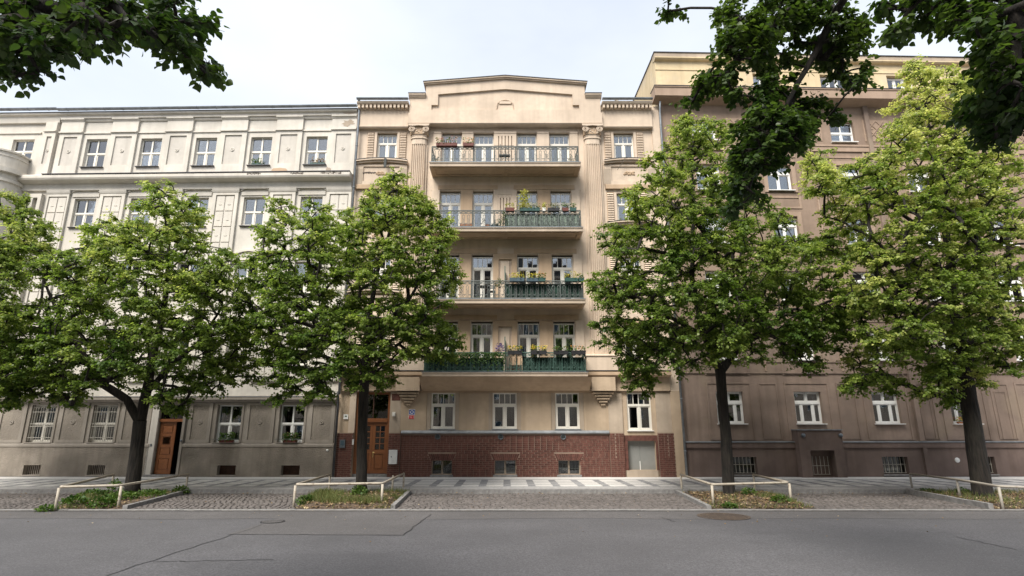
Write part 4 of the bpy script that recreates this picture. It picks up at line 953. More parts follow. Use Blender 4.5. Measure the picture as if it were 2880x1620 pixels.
for o_ in oops:
    w_ = add('window', wm, OH, ((o_[0]+o_[1])/2, 0, o_[2])); add('frame', fm_, w_)
# ================================================================ GROUND
def struct(name, mb, mat, smooth=False): o = mb.build(name, M[mat], None, smooth); o['kind'] = 'structure'; return o
ZB, ZR = -.12, -.135                                     # parking bay and roadway level; pavement = 0
struct('ground', MB().box(-300, 300, -200, 300, -.9, -.4), 'ground')
KY, RY = 20.0, 15.95                                     # pavement kerb line, edge of the roadway
road = struct('road', MB().box(-60, 60, 3.6, RY-.22, -.4, ZR), 'asphalt')
seamz = ZR+.004
def strip(name, pts, wdt, mat, parent, z):
    mb = MB(); P = [Vector((p[0], p[1])) for p in pts]
    for a, c in zip(P[:-1], P[1:]):
        d = (c-a).normalized(); n = Vector((-d.y, d.x))*wdt/2
        mb.poly([(a.x-n.x,a.y-n.y,z),(c.x-n.x,c.y-n.y,z),(c.x+n.x,c.y+n.y,z),(a.x+n.x,a.y+n.y,z)])
    return mb.build(name, M[mat], parent)
def gp(px, py, z=ZR): p = on_ground(px, py, z); return (p.x, p.y)
def wob(a, c, n=14, amp=.02):
    return [(a[0]+(c[0]-a[0])*i/n+(random.gauss(0,amp) if 0 < i < n else 0), a[1]+(c[1]-a[1])*i/n+(random.gauss(0,amp) if 0 < i < n else 0)) for i in range(n+1)]
strip('asphalt_seam', wob(gp(300, 1620), gp(740, 1475)), .022, 'tar', road, seamz+.001)
strip('asphalt_seam', wob(gp(430, 1581), gp(770, 1575)), .02, 'tar', road, seamz+.002)
strip('asphalt_seam', wob(gp(640, 1504), gp(1135, 1506)), .02, 'tar', road, seamz+.003)
strip('asphalt_seam', wob(gp(1135, 1506), gp(1212, 1447)), .022, 'tar', road, seamz+.0035)
strip('asphalt_seam', wob(gp(2690, 1511), gp(2860, 1546)), .02, 'tar', road, seamz+.001)
strip('asphalt_seam', wob(gp(1860, 1455), gp(1900, 1468)), .02, 'tar', road, seamz+.001)
mb = MB(); 
pts = [(-30, RY-.24), (-30, 14.4)]+[(x, 14.4+.1*math.sin(x)) for x in np.linspace(-29, 29, 40)]+[(30, 14.4), (30, RY-.24)]
mb.poly([(x, y, seamz) for x, y in pts]); mb.build('asphalt_strip', M['asphaltnew'], road)
mb = MB(); P = [gp(742, 1474), gp(640, 1503), gp(1134, 1505), gp(1208, 1449)]; mb.poly([(*p, seamz+.0005) for p in (P[1], P[2], (P[3][0], 14.55), (P[0][0], 14.55))]); mb.build('asphalt_patch', M['asphaltnew'], road)
bay = struct('parking_bay', MB().box(-60, 60, RY, KY+.05, -.4, ZB-.035), 'joint')
ks = struct('road_edge_kerb', MB().box(-60, 60, RY-.219, RY-.001, -.4, ZB-.06), 'joint')
kst = [cached(('ks', q), lambda: MB().box(-.5, .492, -.105, .105, -.12, ZB+.012-.03*0+random.uniform(-.004,.004)).mesh('kerb_stone', M['kerb'])) for q in range(3)]
for i in range(60): add('kerb_stone', kst[i % 3], ks, (-30+i, RY-.11, .0))
pav = struct('pavement', MB().box(-60, 60, KY+.32, DIST+1.4, -.4, -.006), 'pave')
kb = struct('pavement_kerb', MB().box(-60, 60, KY+.051, KY+.319, -.4, -.05), 'joint')
kst2 = [cached(('ks2', q), lambda: MB().box(-.6, .592, -.135, .134, -.3, random.uniform(-.002,.003)).mesh('kerb_stone', M['kerb'])) for q in range(3)]
for i in range(50): add('kerb_stone', kst2[i % 3], kb, (-30+i*1.2, KY+.185, 0))
# pavement pattern: pale slabs with dark squares between
rows = [(21.25, 21.90), (22.15, 22.85), (23.12, 24.0)]; PT, DK = .885, .25
x00 = (on_ground(1426, 1356).x)
for ri, (y0, y1) in enumerate(rows):
    sm1 = MB().box(-(PT-DK)/2+.012, (PT-DK)/2-.012, y0, y1, -.03, 0).mesh('paving_slab', M['slabw']); sm2 = MB().box(-DK/2, DK/2, y0+.02, y1-.02, -.03, -.001).mesh('paving_square', M['slabd'])
    for i in range(-27, 28):
        x = x00+i*PT
        add('paving_square', sm2, pav, (x, 0, random.uniform(-.001,.001))); add('paving_slab', sm1, pav, (x+PT/2, 0, random.uniform(-.002,.002)))
MB().box(-32, 32, 24.32, DIST-.02, -.03, -.0015).build('wall_strip', M['slabw'], pav)
near = struct('near_pavement', MB().box(-60, 60, -14, 3.6, -.4, 0), 'pave')
# planting beds
def gpb(px, py): p = on_ground(px, py, -.1); return (p.x, p.y)
BEDS = [[gpb(95,1438), gpb(330,1434), gpb(559,1379), gpb(285,1380)], [gpb(812,1436), gpb(1100,1433), gpb(1165,1377), gpb(915,1377)],
        [gpb(1884,1379), gpb(1995,1430), gpb(2318,1436), gpb(2128,1378)], [gpb(2507,1379), gpb(2834,1437), gpb(3120,1441), gpb(2960,1379)]]
BEDS = [[(x, min(max(y, RY+.06), KY-.02)) for x, y in b] for b in BEDS]
def inpoly(x, y, P):
    r = False; j = len(P)-1
    for i in range(len(P)):
        if (P[i][1] > y) != (P[j][1] > y) and x < (P[j][0]-P[i][0])*(y-P[i][1])/(P[j][1]-P[i][1])+P[i][0]: r = not r
        j = i
    return r
def shrink(P, k): cx = sum(p[0] for p in P)/len(P); cy = sum(p[1] for p in P)/len(P); return [(cx+(x-cx)*k, cy+(y-cy)*k) for x, y in P]
bednames = ['weedy green bed', 'patchy grass bed', 'bare leafy bed', 'kerbed bed']
for bi, P in enumerate(BEDS):
    mb = MB(); n = 18; idx = {}
    for i in range(n+1):
        for j in range(n+1):
            s, t = i/n, j/n; x = (P[0][0]*(1-s)+P[1][0]*s)*(1-t)+(P[3][0]*(1-s)+P[2][0]*s)*t; y = (P[0][1]*(1-s)+P[1][1]*s)*(1-t)+(P[3][1]*(1-s)+P[2][1]*s)*t
            e = min(s, 1-s, t, 1-t); z = ZB-.01+.10*min(1, e*6)+.03*mnoise.noise(Vector((x*2.5, y*2.5, bi)))*min(1, e*8)
            mb.v.append((x, y, z))
    for i in range(n):
        for j in range(n): a = i*(n+1)+j; mb.f.append((a, a+n+1, a+n+2, a+1))
    o = struct('planting_bed', mb, 'soil', True)
    for (q0, q1) in ([(1,2)] if bi in (0,1) else [(0,1)]):          # granite edging along the bed
        a, c = Vector(P[q0]), Vector(P[q1]); L = (c-a).length; d = (c-a)/L; nrm = Vector((-d.y, d.x)); k = max(1, int(L/.8))
        for i in range(k):
            p, q = a+d*(L*i/k+.006), a+d*(L*(i+1)/k-.006); h = -.02 if bi != 3 else .02
            MB().slab([tuple(p-nrm*.06), tuple(q-nrm*.06), tuple(q+nrm*.06), tuple(p+nrm*.06)], -.3, h+random.uniform(-.008,.008)).build('edging_stone', M['kerb'], o)
def bedz(x, y):
    for P in BEDS:
        if inpoly(x, y, P):
            Q = shrink(P, .85); return ZB+.09 if inpoly(x, y, Q) else ZB+.03
    return ZB
# setts of the parking bay
def sett(mb, x, y, sx, sy, z, r):
    n = len(mb.v); j = lambda: random.uniform(-.012, .012); k = .80
    b = [(-1,-1),(1,-1),(1,1),(-1,1)]; q = [(a*sx/2+j(), c*sy/2+j()) for a, c in b]
    mb.v += [(x+a, y+c, z-.05) for a, c in q]+[(x+a*k, y+c*k, z+random.uniform(-.004,.004)) for a, c in q]+[(x, y, z+.006)]
    for i in range(4): i2 = (i+1) % 4; mb.f += [(n+i, n+i2, n+4+i2, n+4+i), (n+4+i, n+4+i2, n+8)]
S = []
y = RY+.09; row = 0
while y < KY-.03:
    x = -27+(row % 2)*.08
    while x < 27:
        sx = random.uniform(.13,.19); yy = y+.03*math.sin(x*1.7)+random.uniform(-.012,.012)
        if not any(inpoly(x+sx/2, yy, P) for P in BEDS) and yy > RY+.06: S.append((x+sx/2, yy, sx-.016))
        x += sx
    y += .148; row += 1
vis = sorted([i for i, s in enumerate(S) if abs(s[0]) < 9], key=lambda i: S[i][1]*1.0+abs(S[i][0]-2)*.12)[:280]; visset = set(vis)
sm = []
for q in range(8): mb = MB(); sett(mb, 0, 0, .15, .136, 0, 0); sm.append(mb.mesh('sett', M['sett'], False))
rest = MB()
for i, (x, y, sx) in enumerate(S):
    z = ZB+.012*mnoise.noise(Vector((x*.6, y*.6, 0)))
    if i in visset: o = add('sett', sm[i % 8], bay, (x, y, z)); o.scale = (sx/.15, 1, 1); o.rotation_euler = (random.gauss(0,.03), random.gauss(0,.03), random.gauss(0,.05))
    else: sett(rest, x, y, sx, .136, z, 0)
rest.build('setts', M['sett'], bay, kind='stuff')
# manhole covers
def cover(px, py, r, label, mat, name):
    x, y = gp(px, py); o = empty(name, (x, y, seamz+.003)); tag(o, label, 'manhole cover')
    MB().lathe([(r,0),(r,.006),(r*.9,.006),(r*.9,.003)], 28).build('rim', M['tar' if r < .4 else mat], o)
    mb = MB(); n = 9
    for i in range(n):
        yy = -r*.82+1.64*r*i/(n-1); hw = math.sqrt(max(0, (r*.86)**2-yy*yy)); mb.box(-hw, hw, yy-r*.05, yy+r*.05, .003, .011)
    mb.build('ribbed_lid', M[mat], o); return o
cover(767, 1468, .27, 'small grey round manhole cover in the road at left of the seam', 'asphaltnew', 'manhole_cover')
cover(2035, 1453, .62, 'large rusty brown round cast iron cover in the road by the bare bed', 'cast', 'manhole_cover')
# tubular guard rails round the beds
def guard(label, feet, path, mat, h=.52, ext=None):
    g = empty('guard_rail', (*gpb(*feet[0]), ZB)); tag(g, label, 'guard rail', 'tubular rails guarding the street trees'); O = g.location
    pts = []
    for p in feet: x, y = gpb(*p); z = bedz(x, y); pts.append(Vector((x, y, z)))
    tops = [Vector((p.x, p.y, ZB+h+.06)) for p in pts]
    line = [tops[i] for i in path]
    if ext: line = ([Vector(ext[0])] if ext[0] else [])+line+([Vector(ext[1])] if ext[1] else [])
    full = []
    for i, p in enumerate(line):                        # rounded bends
        if 0 < i < len(line)-1:
            a = (line[i-1]-p).normalized()*.16; c = (line[i+1]-p).normalized()*.16
            for t in (0,.25,.5,.75,1): full.append(p+a*(1-t)**2+c*t*t)
        else: full.append(p)
    MB().tube([p-O for p in full], .034, 10).build('top_rail', M[mat], g, True)
    for p, t in zip(pts, tops): MB().tube([p-O-Vector((0,0,.15)), Vector((t.x, t.y, t.z-.02))-O], 0.035, 9).build('post', M[mat], g, True)
guard('old cream tube rail round the weedy bed of the leftmost tree', [(312,1384),(155,1434),(332,1427),(522,1383)], [0,1,2,3], 'railpaint')
guard('pale cream tube rail round the grassy bed in front of the brown double door', [(925,1384),(826,1424),(1073,1419),(1103,1385),(1134,1379)], [0,1,2,4], 'railpaint')
guard('cream tube rail round the bare leafy bed right of the middle house', [(1918,1383),(2007,1424),(2226,1416),(2124,1384)], [0,1,2,3], 'railpaint')
guard('weathered grey tube rail at the far right bed', [(2567,1381),(2701,1403),(2821,1431),(2990,1440)], [0,1,2,3], 'greypaint')

# ================================================================ LEAVES, TREES, PLANTS
def leaf_arrays(P, D, Nn, size, seed=0, shape='diamond'):
    """P base points, D axis, Nn normals -> verts, faces. One folded leaf each."""
    D = D/np.linalg.norm(D, axis=1, keepdims=True); S_ = np.cross(D, Nn); S_ /= np.linalg.norm(S_, axis=1, keepdims=True)+1e-9
    U = np.cross(S_, D); s = size[:, None]; n = len(P)
    if shape == 'diamond':
        v0 = P; v1 = P+D*s*.42+S_*s*.44+U*s*.10; v2 = P+D*s*1.0-U*s*.10; v3 = P+D*s*.42-S_*s*.44+U*s*.10
        V = np.stack([v0, v1, v2, v3], 1).reshape(-1, 3); F = np.arange(n*4).reshape(n, 4); return V, F, 1
    q = [(0,0,0),(.02,.24,.05),(.22,.44,.08),(.5,.40,.06),(.78,.2,0),(1.02,0,-.1)]
    L = [P+D*s*a+S_*s*b+U*s*c for a, b, c in q]; R = [P+D*s*a-S_*s*b+U*s*c for a, b, c in q[1:5]]; mid = P+D*s*.45-U*s*.02
    V = np.stack(L+R+[mid], 1).reshape(-1, 3); b = (np.arange(n)*11)[:, None]
    F = np.concatenate([b+np.array([[0,1,2,10]]), b+np.array([[10,2,3,4]]), b+np.array([[10,4,5,5]]), b+np.array([[0,10,7,6]]), b+np.array([[10,9,8,7]]), b+np.array([[10,5,9,9]])], 1)
    F = np.stack([b+np.array([[0,1,2,10]]), b+np.array([[10,2,3,4]]), b+np.array([[0,10,7,6]]), b+np.array([[10,9,8,7]])], 1).reshape(-1, 4)
    T = np.stack([b+np.array([[10,4,5,9]])], 1).reshape(-1, 4)
    F = np.concatenate([F.reshape(n, 4, 4), T.reshape(n, 1, 4)], 1).reshape(-1, 4); return V, F, 5
def spray(anch, dirs, rng, twigs, per, tl, size, droop=.35, shape='diamond', tipbias=.32, base_t=None, flat=.5):
    """leafy twigs fanning out of each anchor"""
    n = len(anch); A = np.repeat(anch, twigs, 0); Dd = np.repeat(dirs, twigs, 0); m = n*twigs
    az = rng.normal(0, .95, m); ca, sa = np.cos(az), np.sin(az)
    X = Dd[:, 0]*ca-Dd[:, 1]*sa; Y = Dd[:, 0]*sa+Dd[:, 1]*ca; Z = Dd[:, 2]*.5+rng.normal(.02, .28, m)
    T = np.stack([X, Y, Z], 1); T /= np.linalg.norm(T, axis=1, keepdims=True)+1e-9
    ln = rng.uniform(.55, 1.15, m)*tl
    bt = np.repeat(rng.normal(.36, .17, n) if base_t is None else base_t, twigs)
    A2 = np.repeat(A, per, 0); T2 = np.repeat(T, per, 0); ln2 = np.repeat(ln, per); bt2 = np.repeat(bt, per); k = m*per
    s = (np.tile(np.arange(per), m)+rng.uniform(.2, 1, k))/per; side = np.where(np.tile(np.arange(per), m) % 2, 1., -1.)
    P = A2+T2*(s*ln2)[:, None]; P[:, 2] -= droop*(s*ln2)**2
    up = np.tile(np.array([[0, 0, 1.]]), (k, 1)); sd_ = np.cross(T2, up); sd_ /= np.linalg.norm(sd_, axis=1, keepdims=True)+1e-9
    D = T2*rng.uniform(.3, .9, k)[:, None]+sd_*(side*rng.uniform(.4, 1, k))[:, None]; D[:, 2] -= rng.uniform(.15, .75, k)
    Nn = up*.9+rng.normal(0, flat, (k, 3))+T2*.25
    sz = size*rng.uniform(.65, 1.2, k)
    P += rng.normal(0, .03, (k, 3))
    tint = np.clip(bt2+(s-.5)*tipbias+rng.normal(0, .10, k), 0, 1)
    V, F, c = leaf_arrays(P, D, Nn, sz, shape=shape); return V, F, np.repeat(tint, c), (A, A+T*ln[:, None]-np.array([[0,0,1.]])*(droop*ln**2)[:, None])
def tree(name, label, trunks, lobes, ydep, rdep, seed, n_attr, twigs, per, leafsize, mat, group, tl=.5, shape='diamond', extra=None, yjit=None, twigr=.005, gap=.27, tintshift=0):
    rng = np.random.default_rng(seed); base = Vector(trunks[0][0][:3]); root = empty(name, base); tag(root, label, 'tree', group)
    nodes = []; par = []; rad = []; chains = []
    for tr in trunks:
        pts = [Vector(p[:3]) for p in tr]; rr = [p[3] for p in tr]; ch = []
        prev = -1
        if nodes: prev = min(range(len(nodes)), key=lambda i: (nodes[i]-pts[0]).length); ch.append(prev)
        for i in range(len(pts)-1):
            L = (pts[i+1]-pts[i]).length; k = max(1, int(L/.3))
            for j in range(k+(1 if i == len(pts)-2 else 0)):
                t = j/k; nodes.append(pts[i].lerp(pts[i+1], t)); rad.append(rr[i]*(1-t)+rr[i+1]*t); par.append(prev); prev = len(nodes)-1; ch.append(prev)
        chains.append(ch)
    fixed = len(nodes)
    A = []
    if lobes:
        lb = np.array(lobes, float); area = lb[:, 2]**1.55; area /= area.sum()
        cx, cy = (lb[:, 0].min()+lb[:, 0].max())/2, (lb[:, 1].min()+lb[:, 1].max())/2; Rx = (np.ptp(lb[:, 0])/2+60); Ry = (np.ptp(lb[:, 1])/2+60)
        tries = 0
        while len(A) < n_attr and tries < n_attr*12:
            tries += 1; q = rng.choice(len(lb), p=area); a = rng.uniform(0, 2*math.pi); r = math.sqrt(rng.uniform(0, 1))
            px, py = lb[q, 0]+lb[q, 2]*r*math.cos(a), lb[q, 1]+lb[q, 2]*r*math.sin(a)
            rho2 = min(.96, ((px-cx)/Rx)**2+((py-cy)/Ry)**2); e = rdep*math.sqrt(1-rho2)
            d = rng.uniform(-1, 1); d = math.copysign(abs(d)**.7, d)
            p = at_y(px*K, py*K, ydep+d*e)
            if mnoise.noise(p*.75+Vector((seed*3.1, 0, 0))) < -gap: continue
            if A and min((p-q_).length_squared for q_ in A) < (.16)**2: continue
            A.append(p)
    if extra: A += extra
    order = sorted(range(len(A)), key=lambda i: min((A[i]-nodes[j]).length for j in range(0, fixed, 3)))
    NA = np.array([tuple(n) for n in nodes]); cnt = [0]*len(nodes); dirs = [None]*len(A)
    for i in order:
        a = A[i]; av = np.array(a); dv = av-NA; dist = np.linalg.norm(dv, axis=1)+1e-6
        cost = dist*(1+.55*np.clip(-dv[:, 2]/dist, 0, 1)); cost[:max(3, int(len(trunks[0])*2))] += 2.5
        j = int(np.argmin(cost)); n0 = nodes[j]; L = (a-n0).length; k = max(2, int(L/.3)); ctrl = n0.lerp(a, .5)+Vector((rng.normal(0,.08)*L, rng.normal(0,.08)*L, .14*L))
        ch = [j]; prev = j; new = []
        for q in range(1, k+1):
            t = q/k; p = n0*(1-t)**2+ctrl*2*t*(1-t)+a*t*t; nodes.append(p); par.append(prev); rad.append(0); cnt.append(0); prev = len(nodes)-1; ch.append(prev); new.append(tuple(p))
        NA = np.concatenate([NA, np.array(new)]); chains.append(ch); d = a-n0; d.z *= .4
        dirs[i] = tuple(d.normalized() if d.length > 1e-6 else Vector((1,0,0)))
        q = prev
        while q >= 0: cnt[q] += 1; q = par[q]
    for i in range(fixed, len(nodes)): rad[i] = min(.10, twigr*2.1+.0062*cnt[i]**.62)
    mb = MB()
    for ci, ch in enumerate(chains):
        if len(ch) < 2: continue
        rs = [rad[i] for i in ch]
        if ci >= len(trunks): rs[0] = min(rs[0], rs[1]*1.25)
        path = [nodes[i]-base for i in ch]
        if ci < len(trunks):
            path = [p+Vector((mnoise.noise(p*1.3), mnoise.noise(p*1.3+Vector((9,9,9))), 0))*.035 for p in path]
            mb.tube(path, [r*(1+.07*mnoise.noise(p*3)) for r, p in zip(rs, path)], 14)
        else: mb.tube(path, rs, 5, cap=False)
    mb.build('trunk', M['bark'], root, True)
    an = np.array([tuple(p) for p in A]); dr = np.array(dirs)
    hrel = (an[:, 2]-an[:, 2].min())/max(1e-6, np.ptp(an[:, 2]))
    bt = np.array([.36+tintshift+.34*mnoise.noise(p*.8+Vector((seed, 5, 2))) for p in A])+rng.normal(0, .07, len(an))+.46*(hrel-.45)  # tint rises with height: light from above put into the crown colour
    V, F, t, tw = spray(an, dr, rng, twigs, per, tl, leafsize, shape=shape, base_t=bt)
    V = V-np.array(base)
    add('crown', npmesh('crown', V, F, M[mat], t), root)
    mb = MB(); s0, s1 = tw; step = 1
    for i in range(0, len(s0), step): mb.tube([Vector(s0[i])-base, Vector(s1[i])-base], [twigr, twigr*.5], 3, cap=False)
    mb.build('twigs', M['twig'], root, kind='stuff')
    return root
def tp(px, py, y): return tuple(at_y(px*K, py*K, y))     # point seen at 2576-view pixel, y metres away
def trunkpt(px, py, y, r): return (*tp(px, py, y), r)
GRP = 'street trees in the beds before the houses'
YT = 19.3
T1 = [(410,500,46),(480,525,38),(385,560,55),(455,575,45),(270,600,55),(340,635,80),(440,640,85),(530,690,75),(220,680,70),(140,655,55),(60,640,40),(560,760,70),(440,770,100),(310,780,100),(170,790,95),(60,830,80),(200,890,90),(90,920,75),(330,870,75),(470,880,70),(560,870,65),(610,930,45),(560,940,40),(150,960,50),(45,960,50),(280,930,45),(400,960,50),(500,970,40),(180,1000,22),(440,1010,35)]
tree('linden_tree', 'forked street tree with light yellow-green crown standing in the weedy bed at left',
     [[trunkpt(330,1246,YT,.288), trunkpt(333,1225,YT,.232), trunkpt(342,1150,YT,.204), trunkpt(352,1060,YT,.200)],
      [trunkpt(352,1065,YT,.176), trunkpt(368,985,YT,.152), trunkpt(385,900,YT,.128), trunkpt(415,760,YT+.3,.088), trunkpt(425,640,YT,.056), trunkpt(415,520,YT,.024)],
      [trunkpt(350,1060,YT,.144), trunkpt(320,1005,YT-.2,.132), trunkpt(262,968,YT-.4,.120), trunkpt(215,900,YT-.6,.096), trunkpt(150,800,YT-.8,.064), trunkpt(110,700,YT-.6,.032)],
      [trunkpt(366,990,YT,.104), trunkpt(420,930,YT+.3,.088), trunkpt(500,860,YT+.6,.064), trunkpt(560,770,YT+.4,.032)]],
     T1, YT, 3.0, 11, 1150, 6, 18, .090, 'leaf', GRP, gap=.42, tl=.42)
T2 = [(1000,480,42),(965,525,50),(1045,535,50),(1090,580,45),(905,560,45),(800,540,32),(712,525,26),(705,590,45),(800,600,55),(830,640,70),(940,630,85),(1050,640,75),(1105,690,45),(680,680,60),(760,720,80),(880,740,90),(1000,760,80),(1070,790,55),(1105,860,45),(655,780,60),(750,830,80),(870,850,85),(980,860,60),(1060,850,50),(700,900,50),(640,840,40),(780,920,50),(720,980,32),(800,985,28),(880,930,50),(960,940,35)]
tree('linden_tree', 'straight-trunked leafy tree in front of the seam between off-white and tan house',
     [[trunkpt(909,1246,YT,.238), trunkpt(909,1222,YT,.178), trunkpt(910,1120,YT,.164), trunkpt(915,1000,YT,.158), trunkpt(918,920,YT,.140), trunkpt(925,820,YT,.105), trunkpt(945,700,YT+.2,.070), trunkpt(985,570,YT,.042), trunkpt(1000,480,YT,.017)],
      [trunkpt(918,930,YT,.091), trunkpt(850,850,YT-.4,.077), trunkpt(770,760,YT-.6,.056), trunkpt(715,620,YT-.4,.028)],
      [trunkpt(920,890,YT,.084), trunkpt(1000,800,YT+.3,.070), trunkpt(1060,700,YT+.4,.042), trunkpt(1090,600,YT+.2,.021)],
      [trunkpt(918,960,YT,.070), trunkpt(970,890,YT-.7,.056), trunkpt(1040,840,YT-1.2,.035)]],
     T2, YT, 2.9, 12, 1150, 6, 18, .090, 'leaf', GRP, gap=.42, tl=.42, tintshift=-.03)
T3 = [(1740,318,36),(1705,345,34),(1795,335,40),(1670,420,48),(1750,420,65),(1835,450,55),(1620,510,45),(1690,530,80),(1790,560,95),(1900,590,85),(1560,600,45),(1640,640,80),(1760,680,95),(1880,700,95),(1990,650,75),(2085,640,55),(1535,720,45),(1600,770,75),(1720,800,90),(1850,800,85),(1960,780,85),(2060,760,75),(2130,790,60),(2080,850,55),(1545,830,45),(1610,870,60),(1615,930,38),(1700,880,55),(1800,860,60),(1990,860,50),(2040,890,35),(1610,975,18),(1890,870,40)]
tree('linden_tree', 'wide dark tree forking low, in the bare leafy bed right of the balconies',
     [[trunkpt(1836,1262,YT-.3,.277), trunkpt(1834,1240,YT-.3,.193), trunkpt(1826,1100,YT-.3,.173), trunkpt(1815,980,YT-.3,.166), trunkpt(1812,930,YT-.3,.169)],
      [trunkpt(1812,935,YT-.3,.131), trunkpt(1790,890,YT-.4,.123), trunkpt(1765,820,YT-.5,.108), trunkpt(1740,700,YT-.4,.085), trunkpt(1745,520,YT-.2,.054), trunkpt(1742,350,YT,.023)],
      [trunkpt(1815,935,YT-.3,.123), trunkpt(1860,870,YT-.1,.115), trunkpt(1930,830,YT+.1,.100), trunkpt(1975,780,YT+.2,.085), trunkpt(2000,690,YT+.2,.054), trunkpt(2040,620,YT,.023)],
      [trunkpt(1780,850,YT-.5,.077), trunkpt(1690,800,YT-.9,.069), trunkpt(1610,720,YT-1,.039)],
      [trunkpt(1870,860,YT,.077), trunkpt(1850,750,YT+.7,.069), trunkpt(1870,600,YT+.9,.039)]],
     T3, YT-.3, 3.2, 13, 1300, 6, 18, .090, 'leaf', GRP, gap=.42, tl=.42, tintshift=-.04)
T4 = [(2312,178,26),(2320,225,45),(2395,215,40),(2455,265,50),(2275,310,55),(2370,320,80),(2470,360,80),(2045,390,26),(2060,450,36),(2110,480,45),(2190,440,55),(2290,450,90),(2410,480,95),(2530,470,80),(2130,530,65),(2240,570,100),(2380,610,105),(2500,610,100),(2180,690,80),(2300,720,95),(2430,750,90),(2540,750,90),(2230,800,75),(2330,860,85),(2440,880,70),(2540,870,60),(2180,910,45),(2250,960,32),(2380,945,45),(2490,950,40),(2160,960,25),(2330,990,20),(2400,1000,20)]
tree('linden_tree', 'tallest pale-topped tree with leaning dark trunk at the right edge',
     [[trunkpt(2476,1262,YT-.9,.377), trunkpt(2472,1238,YT-.9,.271), trunkpt(2448,1080,YT-.9,.246), trunkpt(2428,950,YT-.9,.230), trunkpt(2424,880,YT-.9,.221)],
      [trunkpt(2424,885,YT-.9,.180), trunkpt(2402,790,YT-.8,.156), trunkpt(2392,660,YT-.6,.131), trunkpt(2370,520,YT-.5,.098), trunkpt(2350,380,YT-.4,.066), trunkpt(2318,210,YT-.4,.021)],
      [trunkpt(2424,890,YT-.9,.139), trunkpt(2460,840,YT-.7,.123), trunkpt(2495,800,YT-.5,.115), trunkpt(2540,700,YT-.3,.082), trunkpt(2530,520,YT-.2,.041)],
      [trunkpt(2394,680,YT-.6,.082), trunkpt(2330,690,YT-1.3,.070), trunkpt(2230,740,YT-1.9,.041)],
      [trunkpt(2390,640,YT-.6,.082), trunkpt(2300,560,YT+.2,.066), trunkpt(2180,480,YT+.5,.033)],
      [trunkpt(2393,670,YT-.6,.066), trunkpt(2430,640,YT-1.2,.057), trunkpt(2510,650,YT-1.6,.033)]],
     T4, YT-.8, 3.3, 14, 1400, 6, 18, .090, 'leaf', GRP, gap=.42, tl=.42, tintshift=.2)
T0 = [(15,520,40),(55,550,40),(95,590,35),(20,610,45),(0,690,60),(-60,640,80),(-80,750,100),(0,790,55),(15,880,55),(-70,880,90),(20,960,40),(10,1010,25),(-160,560,90),(-200,700,110),(-180,860,100),(-280,600,80),(-300,780,90)]
bt0 = tp(-190, 1246, YT)
tree('linden_tree', 'tree cut off by the left edge, only its right-hand leaves in view',
     [[(bt0[0], bt0[1], ZB-.05, .34), trunkpt(-190,1200,YT,.25), trunkpt(-188,1000,YT,.22), trunkpt(-180,850,YT,.17), trunkpt(-150,700,YT,.1), trunkpt(-140,560,YT,.04)]],
     T0, YT, 2.6, 15, 700, 6, 18, .090, 'leaf', GRP, gap=.42, tl=.42)
# trees on the near side: trunks stand out of view, boughs hang into the top of the picture
def in_view(p, margin=40):
    d = p-EYEV; z = d.y*CT+d.z*ST
    if z < .1: return False
    px = PPX+FPX*d.x/z; py = 810-FPX*(-d.y*ST+d.z*CT)/z
    return -margin < px < 2880+margin and -margin < py < 1620+margin
def outside_crown(c, r, n, seed):
    rng = np.random.default_rng(seed); out = []
    while len(out) < n:
        q = rng.normal(0, 1, 3); q /= np.linalg.norm(q); q *= rng.uniform(.35, 1)**.5; p = Vector((c[0]+q[0]*r[0], c[1]+q[1]*r[1], c[2]+q[2]*r[2]))
        if not in_view(p, 90): out.append(p)
    return out
NL = [(20,175,26),(85,165,26),(15,130,40),(545,35,10),(520,170,14),(40,40,60),(120,80,48),(200,50,52),(300,50,48),(370,80,36),(430,100,30),(480,140,22),(515,168,13),(60,120,40),(25,165,18),(100,160,18),(430,30,40),(490,70,22),(250,100,24),(0,90,40)]
bs = (-6.6, 2.6, 0)
tree('linden_tree', 'near tree whose leafy bough hangs into the top left corner',
     [[(*bs, .3), (-6.6,2.6,2.5,.24), (-6.5,2.7,5,.2), (-6.4,2.8,7.5,.12), (-6.4,2.8,9.5,.04)], [(-6.5,2.7,4.6,.12), (-5.6,3.4,5.6,.09), (-4.6,4.2,6.2,.06), (-3.7,5,6.4,.03)]],
     NL, 5.0, .9, 16, 140, 4, 9, .078, 'leafbacklit', 'near-side trees reaching over the street', tl=.21, shape='heart', extra=outside_crown((-6.8,2.4,8), (3.8,3.6,3.4), 120, 3), twigr=.004, gap=.12)
NR = [(1870,30,53),(1960,50,69),(2060,50,77),(2130,90,45),(1870,110,52),(1960,150,64),(2060,170,73),(2140,185,31),(1810,190,34),(1745,235,21),(1780,215,24),(1960,260,64),(2060,250,52),(2105,290,28),(1920,330,47),(1990,330,39),(1890,400,39),(1875,470,31),(1855,520,15),(1930,400,24),(1690,15,17),(1840,235,19)]
br = (7.4, 4.4, 0)
